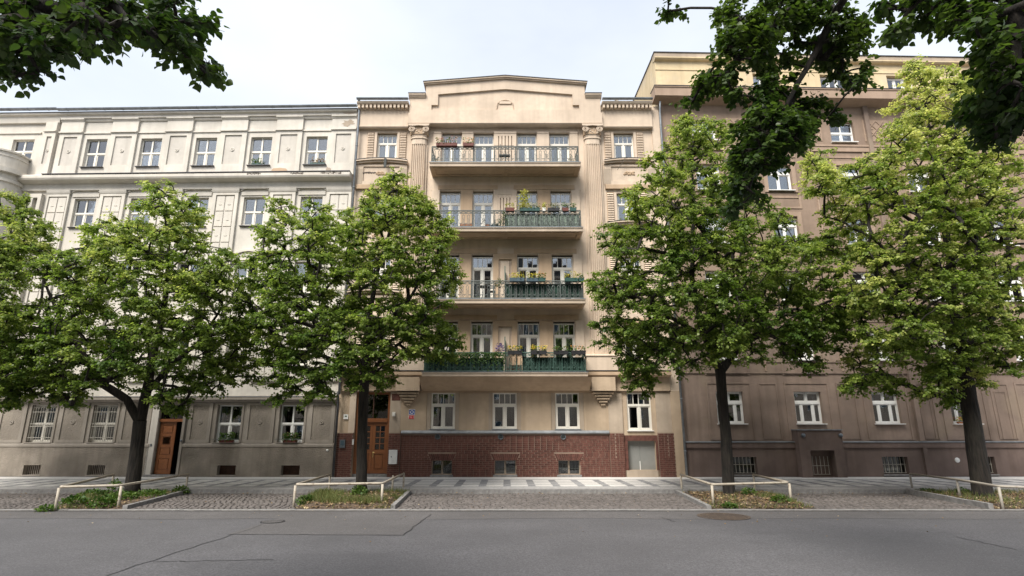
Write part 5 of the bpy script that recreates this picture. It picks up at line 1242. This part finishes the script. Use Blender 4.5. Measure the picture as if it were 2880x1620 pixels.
tree('linden_tree', 'near tree whose dark drooping bough hangs before the yellow attic',
     [[(*br, .32), (7.4,4.4,3,.26), (7.2,4.5,6,.22), (7.0,4.6,9,.13), (6.9,4.6,12,.04)], [(7.2,4.5,7.2,.13), (6.0,5.8,8.9,.11), trunkpt(2170,-70,7.4,.075), trunkpt(2090,50,8.1,.06), trunkpt(2030,170,8.3,.045), trunkpt(1965,290,8.3,.03), trunkpt(1905,400,8.2,.016)], [trunkpt(2165,-60,7.5,.06), trunkpt(2010,0,7.9,.045), trunkpt(1900,110,8.1,.03), trunkpt(1810,190,8.1,.015)]],
     NR, 8.2, 1.0, 17, 340, 5, 11, .078, 'leafbacklit', 'near-side trees reaching over the street', tl=.25, shape='heart', extra=outside_crown((7.4,3.8,9.2), (3.6,3.6,3.4), 110, 4), twigr=.004, gap=.12)
NR2 = [(2235,15,16),(2300,10,22),(2330,50,12),(2390,10,20),(2400,60,12),(2460,40,35),(2520,50,70),(2550,140,60),(2490,150,30),(2530,220,55),(2455,270,24),(2550,300,45),(2505,325,22),(2570,230,45),(2255,70,16)]
b2 = (8.2, 1.2, 0)
tree('linden_tree', 'near tree whose dark leaves fill the top right corner',
     [[(*b2, .3), (8.2,1.2,3,.24), (8.1,1.3,6,.2), (8.0,1.4,9,.1)], [(8.1,1.3,4.6,.12), (6.8,2.8,5.6,.09), (5.8,4.2,6.0,.06), (4.9,5.1,6.0,.03)]],
     NR2, 5.4, .8, 18, 150, 4, 10, .080, 'leafbacklit', 'near-side trees reaching over the street', tl=.20, shape='heart', extra=outside_crown((8.4,1,8.4), (3.4,3.4,3.2), 80, 5), twigr=.004, gap=.08)
# ---- weeds, grass and litter in the beds
def scatter(P, n, rng, dens=None):
    xs = [p[0] for p in P]; ys = [p[1] for p in P]; out = []
    while len(out) < n:
        x, y = rng.uniform(min(xs), max(xs)), rng.uniform(min(ys), max(ys))
        if inpoly(x, y, P) and (dens is None or rng.random() < dens(x, y)): out.append((x, y))
    return np.array(out)
def litter(name, XY, z, rng, lo, hi, mat, parent=None, t=None, label=None):
    n = len(XY); P = np.column_stack([XY, np.asarray(z)+rng.uniform(.004, .02, n)]); a = rng.uniform(0, 6.28, n)
    D = np.column_stack([np.cos(a), np.sin(a), rng.normal(.05,.25,n)]); Nn = np.array([[0,0,1.]])+rng.normal(0,.25,(n,3))
    V, F, c = leaf_arrays(P, D, Nn, rng.uniform(lo, hi, n)); o = add(name, npmesh(name, V, F, M[mat], np.clip(rng.beta(1.1, 1.9, n) if t is None else t, 0, 1)), parent); o['kind'] = 'stuff'; o['label'] = label or 'fallen dry leaves scattered on the ground'; o['category'] = 'leaf litter'; return o
rng = np.random.default_rng(21)
for bi, n in enumerate((500, 1300, 1900, 1500)):
    XY = scatter(BEDS[bi], n, rng); Z = [bedz(x, y) for x, y in XY]
    litter('leaf_litter', XY, Z, rng, .05, .10, 'litter', None, None, ['dry leaves scattered among the weeds at left', 'dry leaves scattered in the grassy bed', 'thick dry leaves covering the bare bed', 'dry leaves covering the far right bed'][bi])
ed = np.column_stack([rng.uniform(-24, 24, 420), KY-.02-np.abs(rng.normal(0, .12, 420))]); litter('leaf_litter', ed, np.full(420, ZB+.01), rng, .03, .07, 'litter', label='fallen leaves gathered along the pavement kerb')
ed = np.column_stack([rng.uniform(-20, 20, 170), rng.uniform(9.5, 15.6, 170)**1.0]); ed[:, 1] = 15.7-np.abs(rng.normal(0, 1.7, 170)); litter('leaf_litter', ed, np.full(170, ZR+.006), rng, .02, .05, 'litter', label='few tiny pale leaves lying on the roadway')
ed = np.column_stack([rng.uniform(-20, 20, 500), rng.uniform(RY, KY, 500)]); litter('leaf_litter', ed, np.full(500, ZB+.012), rng, .02, .05, 'litter', label='small leaf scraps lying on the cobbled bay')
def grass(P, n, rng, hmin, hmax, dens, label):
    XY = scatter(P, n, rng, dens); Z = np.array([bedz(x, y) for x, y in XY]); h = rng.uniform(hmin, hmax, n); a = rng.uniform(0, 6.28, n); b = np.column_stack([XY, Z-.01])
    w = .008; s = np.column_stack([np.cos(a), np.sin(a), np.zeros(n)])*w; l = np.column_stack([rng.normal(0,.45,n)*h, rng.normal(0,.45,n)*h, h])
    V = np.stack([b-s, b+s, b+l*.6+s*.6, b+l], 1).reshape(-1, 3); F = np.arange(n*4).reshape(n, 4)
    o = add('grass', npmesh('grass', V, F, M['grassm'], np.clip(rng.normal(.35,.25,n),0,1))); o['kind'] = 'stuff'; o['label'] = label; o['category'] = 'grass'
nf = lambda s, th=.0: (lambda x, y: 1.0 if mnoise.noise(Vector((x*.9, y*.9, s))) > th else .06)
grass(BEDS[1], 3800, rng, .06, .22, nf(3.3, .0), 'patchy yellow-green grass under the straight-trunked tree')
grass(BEDS[0], 1500, rng, .05, .16, nf(1.3, .0), 'short grass among the weeds at left'); grass(BEDS[2], 900, rng, .05, .2, nf(7.7, .2), 'sparse grass tufts in the bare bed'); grass(BEDS[3], 1600, rng, .06, .22, nf(5.1, .0), 'grass tufts in the far right bed')
def weed(label, x, y, r, h, n, mat='weed', size=.08, cat='plant', name='weed_plant', z=None, tt=.45, group='weeds round the tree beds'):
    rg = np.random.default_rng(int(abs(x*100+y*37))+3); z = bedz(x, y) if z is None else z; o = empty(name, (x, y, z)); tag(o, label, cat, group)
    q = rg.normal(0, 1, (n, 3)); q /= np.linalg.norm(q, axis=1, keepdims=True); q[:, 2] = np.abs(q[:, 2]); rr = rg.uniform(.25, 1, n)**.5
    P = q*rr[:, None]*np.array([[r, r, h]]); D = q+rg.normal(0,.5,(n,3)); Nn = np.array([[0,0,1.]])+rg.normal(0,.5,(n,3))
    V, F, c = leaf_arrays(P, D, Nn, size*rg.uniform(.5,1.2,n)); add('leaves', npmesh('leaves', V, F, M[mat], np.clip(rg.normal(tt,.25,n),0,1)), o)
    mb = MB()
    for i in range(0, n, max(1, n//10)): mb.tube([(0,0,-.02), tuple(P[i])], .005, 4, cap=False)
    mb.build('stems', M['twig'], o); return o
for (px, py, r, h, n, lab) in [(290,1426,.36,.28,420,'dense green weed at the front of the left bed, by the rail post'), (210,1424,.34,.2,300,'low green weed clump nearest the left rail corner'), (130,1434,.25,.12,160,'small weed outside the left rail, by the road edge'), (340,1412,.42,.22,380,'yellow-green weed clump before the forked tree'), (420,1400,.5,.14,330,'low spreading weeds right of the forked tree'), (505,1388,.28,.22,200,'bushy weed beside the right end post of the left rail'), (260,1400,.4,.16,300,'weeds along the back of the left bed'), (318,1398,.22,.45,170,'sprout at the foot of the forked tree'),
    (1010,1400,.26,.30,300,'green weed at the foot of the straight-trunked tree'), (860,1416,.28,.2,220,'dark green tuft inside the left corner of the grassy bed'), (2108,1398,.22,.2,150,'green weed behind the wide dark tree trunk'), (2200,1418,.3,.16,200,'green tufts inside the right corner of the bare bed'), (2052,1428,.18,.1,90,'tiny weed at the front of the bare bed'), (2610,1386,.4,.14,180,'low weeds beside the first grey rail post'), (2710,1392,.22,.14,110,'small weed beside the middle grey rail post')]:
    x, y = gpb(px, py); weed(lab, x, y, r, h, n)
for (x, y, z, lab) in [(*tp(325,1090,YT-.2), 'leafy sprout growing from the left tree trunk')] if False else []: pass

# ================================================================ SMALL THINGS ON AND BY THE HOUSES
def planter(label, u, v, w, L, box, fol, n=90, hgt=.2, flower=None, fn=0, h=.16, dep=.18, group='planters along the balconies', fsize=.05, lsize=.07, house=None, name='flower_box'):
    house = house or CH
    p = house.O+house.ex*u+house.eo*v; o = empty(name, (p.x, p.y, w), house.a); tag(o, label, 'flower box', group)
    MB().prism([(-L/2+.02,0),(L/2-.02,0),(L/2,h),(-L/2,h)], -dep/2, dep/2).build('box', M[box], o)
    MB().box(-L/2+.015, L/2-.015, -dep/2+.012, dep/2-.012, h+.001, h+.006).build('soil', M['soil'], o)
    rg = np.random.default_rng(abs(hash(label)) % 9999 if False else sum(map(ord, label)))
    def blob(nm, n, mat, size, zlo, zhi, t):
        P = np.column_stack([rg.uniform(-L/2, L/2, n), rg.normal(0, dep*.45, n), h+rg.uniform(zlo, zhi, n)]); D = rg.normal(0, 1, (n,3)); D[:, 2] = np.abs(D[:, 2])*.5; Nn = rg.normal(0,.6,(n,3))+np.array([[0,-.5,.6]])
        V, F, c = leaf_arrays(P, D, Nn, size*rg.uniform(.6,1.2,n)); add(nm, npmesh(nm, V, F, M[mat], np.clip(rg.normal(t,.25,n),0,1)), o)
    if n: blob('foliage', n, fol, lsize, -.06, hgt, .5)
    if fn: blob('flowers', fn, flower, fsize, hgt*.3, hgt*1.1, .5)
    return o
zb = [BAL[k][1] for k in range(4)]
def bu(px, py, v): return CH.u(px, py, v)
RAILV = BV+.04
# top balcony
planter('long brown box of red and white geraniums on the top balcony rail', bu(1256,413,RAILV), RAILV, zb[3]+.80, 1.0, 'boxbrown', 'weed', 150, .26, 'flowerred', 110)
planter('short brown box with red begonias beside the long geranium box', bu(1317,412,RAILV), RAILV, zb[3]+.80, .52, 'boxbrown', 'weed', 70, .26, 'floworange', 45)
o = empty('plant_shelf', (bu(1419,432,BV-.1), DIST-BV+.1, zb[3])); tag(o, 'thin iron plant shelf standing on the top balcony', 'shelf')
MB().tube([(-.2,0,.0),(-.2,0,1.0)], .014, 5).tube([(-.5,0,.92),(.45,0,.92)], .01, 5).tube([(.05,0,0),(.05,0,.95)], .01, 5).build('stand', M['irondark'], o); MB().box(-.25, .25, -.1, .1, .36, .42).build('tray', M['irondark'], o)
weed('creeping plant with an orange pot in the left corner of the top balcony', bu(1228,440,.9), DIST-.9, .2, .45, 90, 'weed', .06, 'plant', 'potted_plant', zb[3], .3, 'plants on the balconies')
weed('climbing plant in the right corner of the top balcony', bu(1605,440,.9), DIST-.9, .16, .6, 90, 'weed', .05, 'plant', 'potted_plant', zb[3], .25, 'plants on the balconies')
# third balcony
for (px, L, box, fl, nfl, lab) in [(1434,.42,'boxbrown','paleleaf',0,'red-brown pot box with yellow-green foliage by the third balcony divider'), (1478,.55,'boxgreen','paleleaf',0,'box holding the tall pale bamboo on the third balcony'), (1506,.42,'boxgreen','weed',0,'green trough in the middle of the third balcony rail'), (1530,.16,'boxwhite','paleleaf',0,'white pot between troughs on the third balcony rail'), (1557,.55,'boxblack','grassm',0,'dark trough of dry seedheads on the third balcony rail'), (1590,.3,'boxbrown','weed',0,'small red box near the right end of the third balcony'), (1612,.3,'boxgreen','weed',0,'green box at the right end of the third balcony')]:
    planter(lab, bu(px, 597, RAILV-.1), RAILV-.1, zb[2]+.80, L, box, fl, 90, .24)
o = empty('bamboo', (bu(1474,560,BV-.1), DIST-BV+.1, zb[2]+.86)); tag(o, 'tall thin pale yellow bamboo on the third balcony', 'plant'); rg = np.random.default_rng(4); n = 420
P = np.column_stack([rg.normal(0,.16,n), rg.normal(0,.12,n), rg.uniform(.05,1.0,n)]); P[:, :2] *= (1.15-P[:, 2:3]*.6); D = rg.normal(0,1,(n,3)); V, F, c = leaf_arrays(P, D, rg.normal(0,1,(n,3)), rg.uniform(.05,.1,n)); add('leaves', npmesh('leaves', V, F, M['paleleaf'], np.clip(rg.normal(.55,.25,n),0,1)), o)
mb = MB(); [mb.tube([(rg.normal(0,.04),0,0),(rg.normal(0,.07),0,.95)], .006, 4) for _ in range(6)]; mb.build('canes', M['twig'], o)
weed('climber hanging on the divider of the third balcony', bu(1416,615,BV-.05), DIST-BV+.05, .18, .75, 170, 'weed', .06, 'plant', 'climbing_plant', zb[2]+.1, .3, 'plants on the balconies')
weed('grey-green potted plant left of the third balcony divider', bu(1400,630,BV-.3), DIST-BV+.3, .25, .4, 120, 'weed', .06, 'plant', 'potted_plant', zb[2]+.12, .5, 'plants on the balconies')
def tub(name, label, x, y, z, r, h, mat, cat):
    o = empty(name, (x, y, z)); tag(o, label, cat); MB().lathe([(r*.75,0),(r,h),(r*.88,h),(r*.7,.03)], 16).build('body', M[mat], o); MB().lathe([(r*.86,h*.86),(r*.1,h*.9)], 16).build('soil', M['soil'], o); return o
tub('plant_pot', 'orange pot on the third balcony floor', bu(1372,634,BV-.3), DIST-BV+.3, zb[2]+.02, .13, .2, 'terra', 'pot'); tub('plant_pot', 'slate-blue tub on the third balcony floor', bu(1391,636,BV-.3), DIST-BV+.3, zb[2]+.02, .17, .2, 'boxblue', 'pot')
o = empty('crate', (bu(1312,634,BV-.3), DIST-BV+.3, zb[2]+.02)); tag(o, 'low slatted wooden crate on the third balcony floor', 'crate')
for j in range(3): MB().box(-.28,.28,-.16,-.14,.02+j*.07,.07+j*.07).build('slat', M['terra'], o); MB().box(-.28,.28,.14,.16,.02+j*.07,.07+j*.07).build('slat', M['terra'], o)
for s in (-1,1): MB().box(s*.28-.012,s*.28+.012,-.135,.135,0,.22).build('end_board', M['terra'], o)
# second balcony
for (px, L, box, fo, fl, fn, lab) in [(1454,.66,'boxblue','paleleaf','floweryel',45,'slate-blue box of yellow flowers, left one on the second balcony'), (1498,.56,'boxblue','paleleaf','floweryel',30,'slate-blue box of pale yellow foliage, second on the second balcony'), (1524,.34,'boxgreen','weed','floworange',40,'box with orange trailing flowers on the second balcony'), (1607,.6,'boxgreen','paleleaf','floweryel',20,'green box of bushy yellow foliage at the right of the second balcony'), (1634,.26,'boxgreen','weed','floworange',3,'empty-looking green box at the right corner of the second balcony')]:
    planter(lab, bu(px, 786, RAILV+.08), RAILV+.08, zb[1]+.76, L, box, fo, 110, .3 if 'bushy' in lab else .22, fl, fn)
weed('reddish geranium on the second balcony beside the divider', bu(1404,785,BV-.1), DIST-BV+.1, .2, .42, 130, 'weed', .06, 'plant', 'potted_plant', zb[1]+.55, .5, 'plants on the balconies')
o = empty('bistro_table', (bu(1360,820,.55), DIST-.55, zb[1]+.02)); tag(o, 'small round iron cafe table on the second balcony', 'table')
MB().lathe([(.28,0),(.28,.02),(.01,.02)], 20, (0,0,.68)).build('table_top', M['irondark'], o)
for j in range(3): a = j*2.1; MB().tube([(.24*math.cos(a),.24*math.sin(a),0),(.04*math.cos(a),.04*math.sin(a),.35),(.18*math.cos(a),.18*math.sin(a),.68)], .011, 5).build('leg', M['irondark'], o)
o = empty('folding_chair', (bu(1382,822,.6), DIST-.6, zb[1]+.02)); tag(o, 'dark folding cafe chair beside the small table on the second balcony', 'chair')
for s in (-1,1):
    MB().tube([(s*.18,-.18,0),(s*.18,.18,.85)], .011, 5).build('leg', M['irondark'], o); MB().tube([(s*.16,.2,0),(s*.16,-.16,.46)], .011, 5).build('leg', M['irondark'], o)
MB().box(-.18,.18,-.18,.16,.43,.455).build('seat', M['irondark'], o); [MB().box(-.19,.19,.11+.06*q,.125+.06*q,.62+.11*q,.68+.11*q).build('back_slat', M['irondark'], o) for q in range(2)]
# first balcony
for (px, L, fo, fl, fn, lab) in [(1448,.62,'weed','floweryel',90,'black box of yellow flowers nearest the divider on the lowest balcony'), (1515,.70,'weed','floweryel',120,'black box of dense yellow flowers in the middle of the lowest balcony'), (1578,.62,'weed','flowerred',12,'black box of mostly green plants on the lowest balcony'), (1627,.62,'weed','floworange',45,'black box of orange-yellow flowers at the right corner of the lowest balcony')]:
    planter(lab, bu(px, 990, RAILV+.06), RAILV+.06, zb[0]+.74, L, 'boxblack', fo, 110, .2, fl, fn)
planter('black box almost hidden in ivy at the left end of the lowest balcony', bu(1222,1000,RAILV+.06), RAILV+.06, zb[0]+.60, .5, 'boxblack', 'weed', 90, .3)
o = weed('violet-flowered shrub in a pot beside the divider of the lowest balcony', bu(1406,980,BV-.15), DIST-BV+.15, .24, .36, 200, 'flowerpur', .06, 'plant', 'potted_shrub', zb[0]+.92, .5, 'plants on the balconies')
ivy = empty('ivy', (AX-1.9, DIST-BV-.02, zb[0])); tag(ivy, 'ivy growing along the left half of the lowest balcony railing', 'plant'); rg = np.random.default_rng(9); n = 1500
P = np.column_stack([rg.uniform(-1.5,1.9,n), rg.normal(0,.05,n), .86-np.abs(rg.normal(0,.24,n))]); V, F, c = leaf_arrays(P, np.column_stack([rg.normal(0,.6,n), rg.normal(-.3,.3,n), rg.normal(-.6,.4,n)]), rg.normal(0,.5,(n,3))+np.array([[0,-1,.3]]), rg.uniform(.04,.085,n)); add('leaves', npmesh('leaves', V, F, M['weed'], np.clip(rg.normal(.25,.2,n),0,1)), ivy)
mb = MB(); [mb.tube([(x,0,.05),(x+.2,-.02,.4),(x+.35,0,.8)], .006, 4) for x in np.linspace(-1.4,1.5,9)]; mb.build('stems', M['twig'], ivy)
o = empty('wicker_chair', (bu(1452,1010,.25), DIST-.25, zb[0]+.02)); tag(o, 'wicker chair seen through the railing of the lowest balcony', 'chair')
MB().box(-.28,.28,-.25,.25,.36,.44).build('seat', M['creamdark'], o); MB().prism([(-.3,.44),(.3,.44),(.26,.85),(-.26,.85)], .2, .25).build('backrest', M['creamdark'], o); [MB().tube([(sx*.25,sy*.22,0),(sx*.25,sy*.22,.36)], .018, 6).build('leg', M['creamdark'], o) for sx in (-1,1) for sy in (-1,1)]

# windows of the left house: sill plants
for (k, w0, lab) in [(3, 14.58, 'dry brown plants in the fourth top floor window of the off-white house'), (4, 14.58, 'dead brown flower box in the fifth top floor window of the off-white house')]:
    planter(lab, LU[k]+(.12 if k == 4 else -.12), -.02, w0, .75 if k == 4 else .5, 'boxgreen', 'litter' if k == 4 else 'weed', 130, .26, None, 0, .1, .12, 'plants on the window sills', house=LH)
for (k, lab, fl, fn, dx) in [(2, 'trailing green ivy box on the ground floor sill right of the open door', None, 0, .05), (3, 'green box with red flowers on the ground floor sill nearest the tan house', 'flowerred', 26, .05)]:
    a, c, w0, w1 = GW[k]
    p = planter(lab, (a+c)/2+dx, .1, w0, .62, 'boxbrown', 'weed', 260, .3, fl, fn, .1, .14, 'plants on the window sills', house=LH, lsize=.09)
for k in (2, 3):
    a, c, w0, w1 = GW[k]; MB().tube([(a-.04,.0,w0+.14),(a-.04,-.2,w0+.14),(c+.04,-.2,w0+.14),(c+.04,0,w0+.14)], .011, 5).build('sill_rail', M['iron'], LH.e)
u, w = RH.uw(2702, 1178, -.05); planter('small pot of orange flowers in the ground floor window behind the rightmost trunk', u, -.02, RF[0][0], .4, 'terra', 'paleleaf', 50, .18, 'floworange', 40, .08, .12, 'plants on the window sills', house=RH)
# signs and boxes by the door
def plate(px, py, v): u, w = CH.uw(px, py, v); return u, w
def textmesh(s, size, mat, parent, loc):
    cu = bpy.data.curves.new('lettering', 'FONT'); cu.body = s; cu.size = size; cu.align_x = 'CENTER'; cu.align_y = 'CENTER'; cu.extrude = .001
    t = bpy.data.objects.new('tmp', cu); COL.objects.link(t); dg = bpy.context.evaluated_depsgraph_get(); me = bpy.data.meshes.new_from_object(t.evaluated_get(dg)); bpy.data.objects.remove(t)
    me.materials.clear(); me.materials.append(M[mat]); o = add('lettering', me, parent, loc); o.rotation_euler = (math.pi/2, 0, 0); return o
u, w = plate(1158.5, 1159, .05); o = empty('sign', (u, DIST-.032, w)); tag(o, 'blue square sign with white ring on the tan wall beside the door', 'sign')
MB().box(-.135,.135,-.012,0,-.12,.12).build('plate', M['signwhite'], o); MB().box(-.12,.12,-.016,-.0125,-.105,.105).build('face', M['signblue'], o)
r_ = MB(); r_.lathe([(.075,0),(.075,.003),(.05,.003),(.05,0)], 24); r_.v = [(x,-z-.0165,y) for x,y,z in r_.v]; r_.build('ring', M['signwhite'], o); r_ = MB(); r_.lathe([(.022,0),(.022,.003),(.001,.003)], 14); r_.v = [(x,-z-.0195,y) for x,y,z in r_.v]; r_.build('dot', M['signblue'], o)
r_ = MB(); r_.lathe([(.05,0),(.05,.0006),(.001,.0006)], 20); r_.v = [(x,-z-.0168,y) for x,y,z in r_.v]; r_.build('ring_core', M['signblue'], o)
u, w = plate(1157, 1173, .05); o = empty('house_number_plate', (u, DIST-.032, w)); tag(o, 'red house number plate with white figures below the blue sign', 'sign')
MB().box(-.13,.13,-.012,0,-.085,.085).build('plate', M['signwhite'], o); MB().box(-.12,.12,-.016,-.0125,-.075,.075).build('face', M['signred'], o); textmesh('1 C 1', .12, 'signwhite', o, (0, -.0175, 0))
u, w = plate(972.5, 1172, .05); o = empty('notice', (u, DIST-.045, w)); tag(o, 'small white notice left of the brown door', 'notice'); MB().box(-.1,.1,-.004,0,-.1,.1).build('paper', M['signwhite'], o); MB().box(-.05,.05,-.006,-.0045,-.02,.05).build('print', M['reed'], o)
u, w = plate(963.5, 1248, .13); o = empty('intercom', (u, DIST-.138, w)); tag(o, 'blue-grey intercom panel on the brick pier left of the brown door', 'intercom'); MB().box(-.115,.115,-.05,0,-.17,.17).build('housing', M['metalbox'], o); MB().box(-.07,.07,-.056,-.051,-.06,.12).build('display', M['boxblue'], o)
u, w = plate(993, 1243, .13); o = empty('doorbell_panel', (u, DIST-.138, w)); tag(o, 'narrow white doorbell strip at the door frame edge', 'doorbell'); MB().box(-.035,.035,-.02,0,-.11,.11).build('strip', M['signwhite'], o); [MB().box(-.012,.012,-.026,-.021,-.08+.04*q,-.06+.04*q).build('button', M['metalbox'], o) for q in range(5)]
u, w = plate(1106, 1285, .14); o = empty('mailbox', (u, DIST-.138, w)); tag(o, 'white metal box hanging on the brick pier right of the brown door', 'mailbox'); MB().box(-.175,.175,-.11,0,-.29,.29).build('housing', M['signwhite'], o); MB().box(-.178,.178,-.118,-.1105,.22,.295).build('lid', M['signwhite'], o); MB().box(-.08,-.05,-.116,-.111,-.02,.04).build('lock', M['irondark'], o)
u, w = plate(1107.5, 1165, .1); o = empty('wall_lamp', (u, DIST-.042, w)); tag(o, 'milky white wall lamp right of the brown door', 'lamp'); MB().box(-.07,.07,-.03,0,-.09,.1).build('back_plate', M['frame'], o); MB().box(-.06,.06,-.13,-.031,-.075,.07).build('shade', M['lampw'], o)
